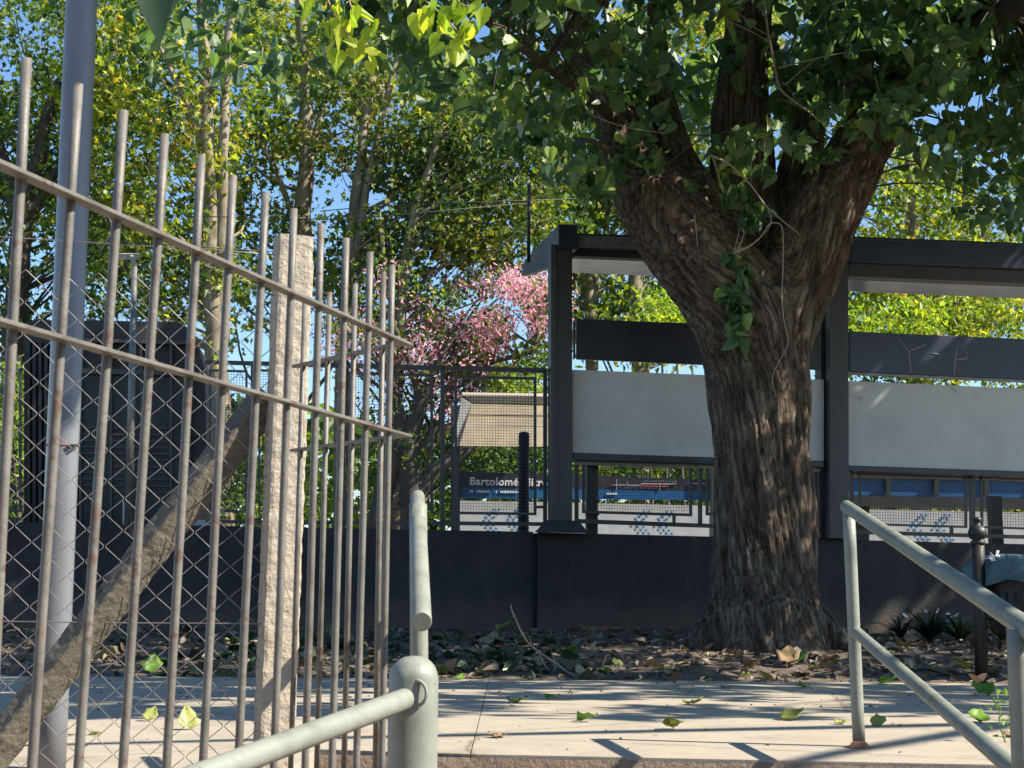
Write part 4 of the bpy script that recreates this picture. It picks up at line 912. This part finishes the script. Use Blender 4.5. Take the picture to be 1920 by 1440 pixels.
# ---------------------------------------------------------------- trees and shrubs behind the tracks
HOLES = [(430, 190, 32, 60), (415, 120, 20, 30), (592, 355, 30, 38), (700, 375, 60, 40), (655, 240, 28, 36), (340, 395, 26, 24), (1625, 400, 34, 60), (505, 90, 12, 20), (740, 190, 30, 40), (935, 340, 30, 18), (960, 420, 26, 50), (1285, 150, 22, 60), (100, 520, 30, 30), (850, 500, 40, 30), (405, 20, 26, 26), (755, 700, 30, 45), (880, 270, 26, 20), (800, 330, 30, 22), (905, 400, 24, 22), (1010, 340, 20, 26), (300, 330, 18, 16), (480, 400, 22, 40), (620, 130, 14, 22), (360, 620, 14, 40), (1080, 430, 14, 14), (250, 610, 8, 12), (540, 210, 20, 34), (690, 120, 18, 26), (840, 220, 22, 20), (970, 300, 20, 22), (240, 250, 16, 26), (20, 400, 26, 30), (1590, 330, 26, 30), (1860, 380, 26, 22), (610, 430, 26, 26), (790, 430, 26, 22), (110, 80, 18, 24)]
def inhole(px, py): return any(((px-a)/c)**2+((py-b)/d)**2 < 1 for a, b, c, d in HOLES)
def plane_tree(name, label, trunks, crowns, Y, mats, size=.125, cat='tree', group='trees beyond the tracks', bark='pbark', shape='plane', twigs=True, per=18, cr=.62):
    base = at(trunks[0][0][0], trunks[0][0][1], Y); t = thing(name, V((base.x, base.y, .25)), label, cat, group)
    m = MB(); anchors = []
    for tr in trunks:
        ch = smoothchain([(at(x, y, Y+(q[0] if q else 0)), r*Y/FPX) for x, y, r, *q in tr], 4)
        ch = [(p+V((hsh(p.z*1.3, p.x)*.06, 0, 0)), r*(1+.12*hsh(p.z*2.5, p.x, 3))) for p, r in ch]
        m.tube([p for p, _ in ch], [r for _, r in ch], 12); anchors += [(p, r) for p, r in ch if p.z > 1.2]
    parts = {}; cc = []
    for (cx, cy, rx, ry, n, mk, *yy) in crowns:
        k = 0; tr_ = 0; n = int(n*(.66 if mk == 'olive' else .80))
        while k < n and tr_ < n*20:
            tr_ += 1
            a, b = rng.uniform(-1, 1, 2)
            if a*a+b*b > 1: continue
            px, py = cx+a*rx, cy+b*ry
            if inhole(px, py): continue
            if hsh(px*.012, py*.012, Y) < -.22: continue
            p = at(px, py, Y+rng.uniform(-.6, 3.6)+(yy[0] if yy else 0)); k += 1
            if p.z < .4: continue
            parts.setdefault(mk, []).append(clump_pts(p, cr, per)); cc.append(p)
    if twigs:
        for c in cc[::7]:
            s, r = min(anchors, key=lambda q: rrg.uniform(0, 1.5)+(q[0]-c).length+2.5*max(0, q[0].z-c.z+.7*(q[0]-c).xy.length)); L = (s-c).length
            if L < 4.5:
                mid = (s+c)/2+V((rrg.uniform(-.15, .15)*L, rrg.uniform(-.1, .1)*L, -.06*L)); q = smoothchain([(s, 1), (mid, 1), (c, 1)], 3)
                m.tube([p for p, _ in q], [min(r*.4, .009+.009*L)*(1-.85*i/len(q)) for i in range(len(q))], 4, cap=False)
    m.build('trunk', MT[bark], t, fix=False)
    vs = []; mi = []; o = 0; V1 = []; F1 = []
    keys = list(parts)
    for i, mk in enumerate(keys):
        v, f = leaves(np.vstack(parts[mk]), size, 'petal' if mk == 'pink' else shape, droop=.35); V1.append(v); F1.append(f+o); o += len(v); mi += [i]*len(f)
    np_mesh('crown', np.vstack(V1), np.vstack(F1), [LF[k] for k in keys], t, midx=np.array(mi))
    return t
plane_tree('plane_tree', 'dark limbed leafy tree filling the upper left corner beyond the lamp pole',
    [[(30, 980, 26), (28, 700, 24), (40, 420, 20), (75, 280, 14), (110, 150, 10)], [(36, 470, 14), (5, 300, 12), (-60, 150, 8)], [(45, 420, 12), (100, 330, 9), (160, 240, 6)]],
    [(60, 150, 230, 230, 400, 'green'), (100, 330, 200, 190, 260, 'yellow'), (60, 520, 160, 130, 110, 'green'), (-200, 300, 250, 350, 200, 'green'), (220, 60, 120, 120, 90, 'olive')], 30, None, bark='dbark')
plane_tree('plane_tree', 'tall twin trunked plane tree rising between the fence tips left of the concrete post',
    [[(418, 1000, 25), (412, 800, 23), (403, 620, 20), (398, 450, 17), (392, 300, 14), (385, 150, 12), (376, -40, 10)], [(414, 640, 15), (416, 500, 13), (418, 330, 11), (420, 200, 9), (430, 60, 8), (445, -120, 6)], [(392, 300, 8), (350, 190, 6), (300, 90, 4)]],
    [(300, 200, 170, 260, 330, 'yellow'), (340, 90, 200, 160, 130, 'green'), (300, 480, 140, 130, 170, 'green'), (380, 560, 120, 90, 60, 'yellow'), (260, 350, 120, 160, 90, 'olive')], 28, None)
plane_tree('plane_tree', 'plane tree with pale straight trunk directly above the concrete post',
    [[(548, 1000, 22), (556, 700, 20), (566, 440, 18), (575, 300, 15), (572, 150, 13), (560, -60, 10)], [(574, 330, 9), (600, 220, 7), (625, 100, 5)], [(566, 440, 7), (520, 330, 5), (480, 250, 4)]],
    [(560, 130, 180, 170, 260, 'yellow'), (510, 320, 120, 150, 110, 'olive'), (560, 60, 160, 120, 90, 'olive'), (600, 450, 110, 90, 50, 'green'), (470, 470, 90, 120, 60, 'green')], 31, None)
plane_tree('plane_tree', 'slender leaning plane tree crossing the blue gap right of the concrete post',
    [[(640, 1000, 14), (640, 700, 13), (655, 480, 12), (672, 340, 10), (684, 220, 9), (715, 60, 7)], [(650, 560, 9), (680, 400, 8), (715, 220, 7), (760, 60, 5)]],
    [(760, 250, 150, 170, 230, 'olive'), (640, 170, 120, 150, 80, 'olive'), (800, 380, 130, 110, 150, 'olive'), (640, 480, 80, 80, 50, 'green')], 29.5, None)
plane_tree('plane_tree', 'plane tree with thin pale leaning stem above the pink blossom',
    [[(735, 1000, 14), (745, 700, 12), (762, 480, 10), (785, 380, 8), (820, 250, 6)], [(745, 620, 6), (720, 480, 5), (715, 420, 4)]],
    [(880, 330, 150, 150, 260, 'olive'), (960, 240, 150, 120, 200, 'olive'), (850, 460, 160, 70, 110, 'olive'), (990, 420, 120, 80, 90, 'green'), (860, 180, 90, 60, 40, 'yellow')], 28.5, None)
plane_tree('plane_tree', 'thin trunked plane tree just right of the shelter roof corner',
    [[(1115, 1000, 14), (1112, 700, 13), (1102, 540, 12), (1075, 380, 9), (1060, 250, 7)], [(1108, 600, 7), (1125, 480, 5), (1160, 340, 4)]],
    [(1110, 420, 130, 110, 170, 'olive'), (1130, 570, 110, 60, 80, 'green'), (1200, 250, 140, 180, 170, 'yellow'), (1060, 300, 130, 110, 90, 'olive')], 31, None)
plane_tree('plane_tree', 'pale barked plane trunk framed by the shelter opening left of the big tree',
    [[(1202, 1000, 17), (1200, 700, 16), (1196, 600, 15), (1193, 500, 14), (1190, 300, 12), (1200, 50, 9)]],
    [(1300, 60, 150, 150, 230, 'yellow'), (1250, 560, 90, 60, 90, 'green'), (1290, 300, 110, 160, 120, 'green'), (1190, 620, 120, 40, 50, 'green'), (1420, 40, 120, 110, 90, 'yellow')], 30.5, None)
plane_tree('plane_tree', 'plane tree seen through the shelter opening right of the big tree',
    [[(1722, 1000, 14), (1719, 700, 13), (1716, 560, 12), (1712, 400, 10), (1690, 200, 8)], [(1792, 1000, 7), (1790, 640, 6), (1795, 500, 5)]],
    [(1760, 420, 200, 120, 300, 'yellow'), (1700, 580, 170, 60, 170, 'yellow'), (1880, 560, 140, 100, 150, 'yellow'), (1600, 250, 140, 160, 120, 'green'), (1480, 60, 100, 120, 70, 'yellow'), (1930, 330, 150, 160, 150, 'olive'), (2150, 350, 200, 350, 240, 'green')], 30.5, None)
plane_tree('silk_floss_tree', 'pink blossoming tree with dark crossing limbs between the fence and the shelter post',
    [[(778, 1010, 26), (772, 900, 24), (765, 830, 20), (790, 760, 14), (815, 690, 10), (870, 600, 6)], [(700, 1000, 18), (728, 900, 17), (752, 830, 16), (745, 760, 11), (722, 690, 8), (690, 620, 5)],
     [(766, 950, 17), (818, 880, 14), (850, 860, 12), (880, 840, 7)], [(790, 760, 10), (775, 700, 8), (755, 640, 6), (720, 580, 4)], [(770, 870, 12), (815, 810, 10), (838, 740, 8), (850, 660, 6)], [(850, 870, 8), (900, 700, 6), (990, 660, 5), (1005, 620, 4)]],
    [(940, 580, 90, 60, 190, 'pink'), (850, 650, 120, 75, 130, 'pink'), (690, 620, 110, 120, 85, 'pink'), (1000, 560, 50, 60, 50, 'pink'), (870, 735, 100, 35, 40, 'pink'), (780, 770, 90, 90, 18, 'pink'), (800, 800, 110, 80, 40, 'green'), (880, 610, 130, 80, 60, 'green'), (940, 560, 110, 50, 60, 'green'), (820, 640, 130, 80, 40, 'olive'), (1000, 680, 60, 70, 60, 'olive'), (700, 560, 100, 90, 110, 'green'), (900, 640, 120, 90, 70, 'green'), (960, 740, 70, 30, 50, 'lime')], 27.5, None,
    cat='tree', bark='dbark', per=24, cr=.42, size=.075, shape='heart')
# shrubs below the crowns
def shrub(name, label, blobs, Y, size=.11, cat='shrub'):
    t = thing(name, at(blobs[0][0], 1050, Y), label, cat, 'shrubs beyond the tracks'); V1 = []; F1 = []; mi = []; o = 0; keys = []
    for cx, cy, rx, ry, n, mk in blobs:
        P = []
        for _ in range(n):
            a, b = rng.uniform(-1, 1, 2)
            P.append(clump_pts(at(cx+a*rx, cy+b*ry, Y+rng.uniform(-1.2, 1.2)), .28, 12))
        v, f = leaves(np.vstack(P), size, 'narrow', droop=.2); V1.append(v); F1.append(f+o); o += len(v)
        if mk not in keys: keys.append(mk)
        mi += [keys.index(mk)]*len(f)
    np_mesh('foliage', np.vstack(V1), np.vstack(F1), [LF[k] for k in keys], t, midx=np.array(mi))
    m = MB()
    for i in range(5): p = at(blobs[0][0]+(i-2)*blobs[0][2]*.35, 1050, Y); m.tube([V((p.x, p.y, .2)), V((p.x+.1*i, p.y, 1.2)), at(blobs[0][0]+(i-2)*blobs[0][2]*.5, blobs[0][1], Y)], [.04, .03, .015], 6)
    m.build('stems', MT['dbark'], t, fix=False); return t
shrub('shrub', 'lime yellow sunlit shrub glowing at the left edge of the trunk inside the shelter', [(1265, 590, 55, 38, 60, 'lime'), (1240, 640, 90, 40, 60, 'yellow')], 27, .13)
shrub('shrub', 'green and yellow shrubs seen through the openings under the shelter roof at right', [(1680, 620, 90, 60, 90, 'lime'), (1830, 640, 140, 90, 170, 'yellow'), (1650, 700, 90, 40, 60, 'green'), (1850, 760, 200, 60, 60, 'green')], 29, .13)
shrub('shrub', 'tangled green shrubs behind the station name sign', [(860, 900, 170, 70, 200, 'green'), (800, 830, 120, 90, 60, 'yellow'), (950, 860, 110, 40, 90, 'green'), (700, 940, 130, 60, 90, 'yellow')], 30, .13)
shrub('shrub', 'green shrubs peeping over the blue striped board', [(1200, 850, 150, 60, 130, 'green'), (1180, 900, 110, 35, 40, 'olive'), (1450, 880, 150, 60, 100, 'green')], 30, .13)
shrub('shrub', 'pale yellow green bush behind the railing at the far left', [(-20, 780, 80, 110, 150, 'lime'), (420, 880, 110, 110, 110, 'green'), (520, 960, 90, 40, 50, 'yellow'), (-150, 900, 200, 100, 100, 'green')], 28, .13)
shrub('shrub', 'row of red tinged shrubs at the right behind the barrier', [(1750, 930, 250, 40, 170, 'yellow'), (1700, 900, 200, 40, 60, 'pink'), (2000, 900, 150, 80, 80, 'green')], 31, .13)

# ---------------------------------------------------------------- small plants at the wall foot
def strap_plant(cx, cy, Y, n, L, label, flowers=0):
    c = at(cx, cy, Y); c = V((c.x, c.y, soilz(c.x, c.y))); t = thing('strap_plant', c, label, 'plant', 'dark plants at the foot of the wall'); m = MB()
    for i in range(n):
        a = rng.uniform(0, 2*math.pi); l = L*rng.uniform(.6, 1.15); out = rng.uniform(.5, 1.15); pr_ = None; b = len(m.v); K = 6
        side = V((-math.sin(a), math.cos(a), 0)); w0 = rng.uniform(.012, .02)
        for k in range(K+1):
            s = k/K; p = c+V((math.cos(a), math.sin(a), 0))*(l*out*s*s**.3)+V((0, 0, l*(s*1.05-.55*out*s*s))); w_ = w0*(1-s**2.2)+.0008
            m.v += [p-side*w_, p+side*w_+V((0, 0, .003))]
        for k in range(K): m.f.append([b+2*k, b+2*k+1, b+2*k+3, b+2*k+2]); m.sm.append(True)
    m.build('blades', LF['dark'], t, fix=False)
    if flowers:
        P = np.array([tuple(c+V((rng.uniform(-.25, .25), rng.uniform(-.3, 0), rng.uniform(.08, .36)))) for _ in range(flowers)])
        v, f = leaves(P, .05, 'petal', 0); np_mesh('pale_flowers', v, f, LF['litter'] if False else MT['letter'], t)
    return t
strap_plant(1742, 1190, 14.2, 90, .36, 'dark strap leaved plant with white specks of bloom right of the pale handrail post', 12)
strap_plant(1800, 1186, 14.0, 60, .36, 'tall bladed dark plant immediately left of the bin post')
strap_plant(1880, 1200, 13.8, 80, .32, 'low dark strap leaved plant in the shade beneath the litter bin')
strap_plant(1690, 1185, 14.4, 26, .28, 'sparse thin bladed plant nearest the pale handrail post')

# ---------------------------------------------------------------- dry twig, weed sprig, grass tuft
tw = MB()
def tp(x, y, Y=10.75): return at(x, y, Y)
for ps, r in (([(1078, 1272), (1050, 1250), (1010, 1222), (990, 1205), (975, 1180), (966, 1158), (958, 1140), (960, 1134)], .010), ([(1040, 1242), (1036, 1228), (1034, 1220)], .005), ([(1010, 1220), (1020, 1245), (1035, 1262)], .006), ([(996, 1208), (992, 1192)], .004), ([(968, 1160), (960, 1154)], .004), ([(1036, 1240), (1046, 1262)], .004)):
    c = smoothchain([(tp(x, y), r) for x, y in ps], 3); tw.tube([p for p, _ in c], [r*(1-.6*i/len(c)) for i in range(len(c))], 6)
tag(tw.build('dry_twig', MT['twig']), 'reddish bare twig standing up out of the litter left of the big tree', 'twig')
wd_ = thing('weed', G(1888, 1345), 'thin lime weed sprig growing from the pavement crack near the right edge', 'weed'); m = MB()
b = G(1885, 1392); q = [b, b+V((-.02, 0, .06)), b+V((-.015, 0, .12)), b+V((-.03, 0, .2))]; m.tube(q, [.003, .0025, .002, .001], 5); m.build('stem', LF['fgreen'], wd_)
v, f = leaves(np.array([tuple(b+V((-.02+rng.uniform(-.03, .03), 0, rng.uniform(.02, .2)))) for _ in range(16)]), .035, 'narrow', -.3); np_mesh('leaves', v, f, LF['fgreen'], wd_)
def tuft(cx, cy, n, L, label):
    c = G(cx, cy); m = MB()
    for i in range(n):
        p = c+V((rng.uniform(-.14, .14), rng.uniform(-.03, .05), -.01)); a = rng.uniform(0, 6.28); d = V((math.cos(a), math.sin(a), 0))*L*.5; w_ = V((-math.sin(a), math.cos(a), 0))*.003
        bb = len(m.v); m.v += [p-w_, p+w_, p+d*.4+V((0, 0, L*.7))+w_*.7, p+d*.4+V((0, 0, L*.7))-w_*.7, p+d+V((0, 0, L))]; m.f += [[bb, bb+1, bb+2, bb+3], [bb+3, bb+2, bb+4]]; m.sm += [False, False]
    tag(m.build('grass_tuft', LF['fgreen'], fix=False), label, 'grass')
tuft(425, 1266, 60, .05, 'bright green grass tuft at the pavement edge beside the concrete post')
tuft(1560, 1205, 30, .06, 'small grass tuft at the right root flare of the big tree')

# ---------------------------------------------------------------- fallen leaves one could pick up
FL = [ # px, py, size m, material, standing tilt, label
 (350, 1368, .125, 'fallen', .9, 'large pale curled leaf propped upright between the fence bars'),
 (283, 1352, .10, 'fallen', .6, 'crumpled pale leaf left of the large propped one'),
 (182, 1378, .07, 'fallen', .1, 'small pale leaf right of the lamp pole foot'),
 (132, 1380, .05, 'brown', .1, 'tiny leaf touching the shadow at the lamp pole'),
 (285, 1264, .19, 'fgreen', .7, 'big green leaf standing at the far pavement edge behind the chain link'),
 (398, 1270, .08, 'fallen', .2, 'yellow leaf at the far pavement edge beside the grass tuft'),
 (864, 1274, .09, 'fgreen', .4, 'green leaf at the pavement edge just right of the bollard dome'),
 (990, 1268, .12, 'brown', .5, 'curled brown leaf at the left foot of the dry twig'),
 (1010, 1262, .12, 'brown', .6, 'larger curled brown leaf at the foot of the dry twig'),
 (1098, 1268, .11, 'fallen', .2, 'pale leaf right of the twig foot on the pavement edge'),
 (1128, 1270, .12, 'fgreen', .3, 'bright green leaf third from the twig foot'),
 (1155, 1262, .13, 'fallen', .6, 'upright pale green leaf right of the bright green one'),
 (1258, 1272, .09, 'fallen', .1, 'flat pale leaf on the pavement edge midway to the trunk'),
 (1322, 1274, .11, 'fgreen', .4, 'rounded green leaf at the pavement edge under the left root'),
 (1395, 1273, .09, 'fallen', .3, 'light leaf at the pavement edge under the trunk'),
 (1362, 1292, .09, 'brown', .1, 'orange brown leaf on the shaded pavement below the trunk'),
 (1504, 1290, .12, 'fallen', .05, 'flat pale leaf lying in a light patch below the right root'),
 (972, 1318, .13, 'fallen', .15, 'pale leaf on the streaked pavement below the twig'),
 (1038, 1312, .11, 'fgreen', .2, 'green tinged leaf right of the one below the twig'),
 (1102, 1354, .12, 'fgreen', .25, 'dull green leaf in the dark streak mid pavement'),
 (1258, 1368, .14, 'fallen', .35, 'light leaf with raised stalk near the front of the pavement'),
 (932, 1383, .10, 'brown', .05, 'thin tan leaf lying flat near the bollard'),
 (1300, 1321, .14, 'fallen', .1, 'pair of blades of a pale leaf left of the trunk shadow'),
 (1488, 1350, .17, 'fallen', .25, 'long wavy pale green leaf in front of the trunk'),
 (1578, 1358, .09, 'fallen', .1, 'small pale leaf left of the handrail post foot'),
 (1646, 1362, .10, 'fallen', .5, 'cream leaf just right of the handrail post foot'),
 (1668, 1284, .17, 'fgreen', .35, 'bright green leaf right of the handrail post at the soil edge'),
 (1840, 1304, .20, 'fgreen', .35, 'big green leaf below the litter bin post'),
 (1838, 1354, .15, 'fgreen', .3, 'curled dark green leaf under the sloping middle rail'),
 (1900, 1382, .10, 'brown', .2, 'dry leaf beside the weed sprig'),
]
def fallen(P, s, mat, tilt, label, seed):
    r_ = random.Random(seed); K = 7; tpl = []; prof = [(-.02, 0), (.26, .08), (.42, .26), (.40, .46), (.28, .68), (.13, .86), (.0, 1.0)]
    m = MB(); rows = []
    for w_, y in prof:
        row = []
        for u in (-1, -.55, 0, .55, 1):
            x = u*max(w_, .004)*(1+.22*r_.uniform(-1, 1)); z = r_.choice((.3, .9))*x*x*1.4+.25*(y-.5)**2+.07*r_.uniform(-1, 1)
            row.append(V((x, y-.5, z)))
        rows.append(row)
    rot = Matrix.Rotation(r_.uniform(0, 6.28) if tilt < .5 else r_.uniform(-.5, .5), 3, 'Z') @ Matrix.Rotation(tilt*1.25, 3, 'X') @ Matrix.Rotation(r_.uniform(-.25, .25), 3, 'Y')
    pts = [[rot @ (q*s) for q in row] for row in rows]; mz = min(q.z for row in pts for q in row)
    for row in pts: m.v += [q+P-V((0, 0, mz-.002)) for q in row]
    for i in range(6):
        for j in range(4): m.f.append([i*5+j, i*5+j+1, i*5+5+j+1, i*5+5+j]); m.sm.append(True)
    o = m.build('fallen_leaf', mat, fix=False)
    md = o.modifiers.new('thickness', 'SOLIDIFY'); md.thickness = .0008
    t2 = [rot @ (q*s) for q in (V((0, -.5, .02)), V((.03, -.68, .05)), V((.02, -.85, .03)))]
    m = MB(); m.tube([q+P-V((0, 0, mz-.002)) for q in t2], .0016, 5)
    tag(o, label, 'leaf', 'fallen leaves on the pavement')
    st = m.build('stalk', mat); st.parent = o; return o
for i, (px, py, s, mk, tilt, lab) in enumerate(FL):
    P = G(px, py); P.z = 0 if P.y < yfar else soilz(P.x, P.y)
    fallen(P, s*.8, LF[mk], tilt, lab, i*7+3)
for i, (px, py, s, mk, lab) in enumerate(((945, 1186, .16, 'fallen', 'pale leaf standing against the foot of the dark wall joint'), (1500, 1245, .14, 'fgreen', 'green leaf on the soil right below the trunk'), (1476, 1216, .16, 'fallen', 'yellowish leaf lying against the front of the trunk foot'),
                                          (1072, 1232, .14, 'fgreen', 'green leaf on the soil right of the dry twig'), (1478, 1250, .2, 'brown', 'large grey brown leaf on the soil below the trunk'), (1420, 1258, .18, 'brown', 'folded grey leaf left of the large one below the trunk'),
                                          (920, 1215, .2, 'brown', 'broad dull leaf among the weeds behind the bollard'), (1800, 1262, .15, 'fallen', 'pale leaf on the soil left of the bin post'), (1560, 1252, .14, 'brown', 'dry leaf on the soil near the handrail post'))):
    d = ray(px, py); t = 8
    while t < 18:
        q = CP+d*(t/d.y)
        if q.z <= soilz(q.x, q.y): break
        t += .05
    o = fallen(V((q.x, q.y, soilz(q.x, q.y)+.01)), s, LF[mk], .45, lab, 500+i); o['group'] = 'fallen leaves on the soil'

# ---------------------------------------------------------------- leaf screen added behind the viewer to cut fill light; far woods
n = 5200; P = np.column_stack([rng.uniform(-14, 12, n), rng.uniform(-6.5, -4.2, n), rng.uniform(-1, 2.6, n)])
hd = thing('leaf_screen', V((-1, -5.3, -1.05)), 'unseen dark leaf screen added behind the viewer to cut the fill light', 'leaf_screen')
v, f = leaves(P, .42, 'heart', droop=.4); np_mesh('foliage', v, f, LF['dark'], hd)
m = MB()
for i in range(14): m.tube([V((-13+1.9*i, -5.3, -1.05)), V((-13+1.9*i+.2, -5.4, 1)), V((-13+1.9*i, -5.2, 2.2))], [.07, .05, .02], 6)
m.build('stems', MT['dbark'], hd, fix=False)
n = 15000; P = np.column_stack([rng.uniform(-26, 28, n), rng.uniform(40, 46, n), 5.2*rng.uniform(0, 1, n)**.8])
P[:, 2] *= 1+.25*np.array([hsh(a*.25, 3) for a in P[:, 0]])
v, f = leaves(P, .38, 'heart', droop=.4); tag(np_mesh('far_woods', v, f, [LF['green']]), 'distant mass of green shrubs closing the view below the crowns', 'woods', kind='stuff')

n = 520; P = np.column_stack([rng.uniform(-3.5, 3.5, n), rng.uniform(5.6, yfar, n), np.full(n, .004)])
P = P[(P[:, 1] > 7.4) | (rng.random(n) < .45)]
v, f = leaves(P, .022, 'narrow', 0, flat=.85, var=.6, fold=.5); tag(np_mesh('pavement_litter', v, f, LF['litter']), 'tiny brown leaf crumbs and seeds scattered over the pavement', 'litter', kind='stuff')
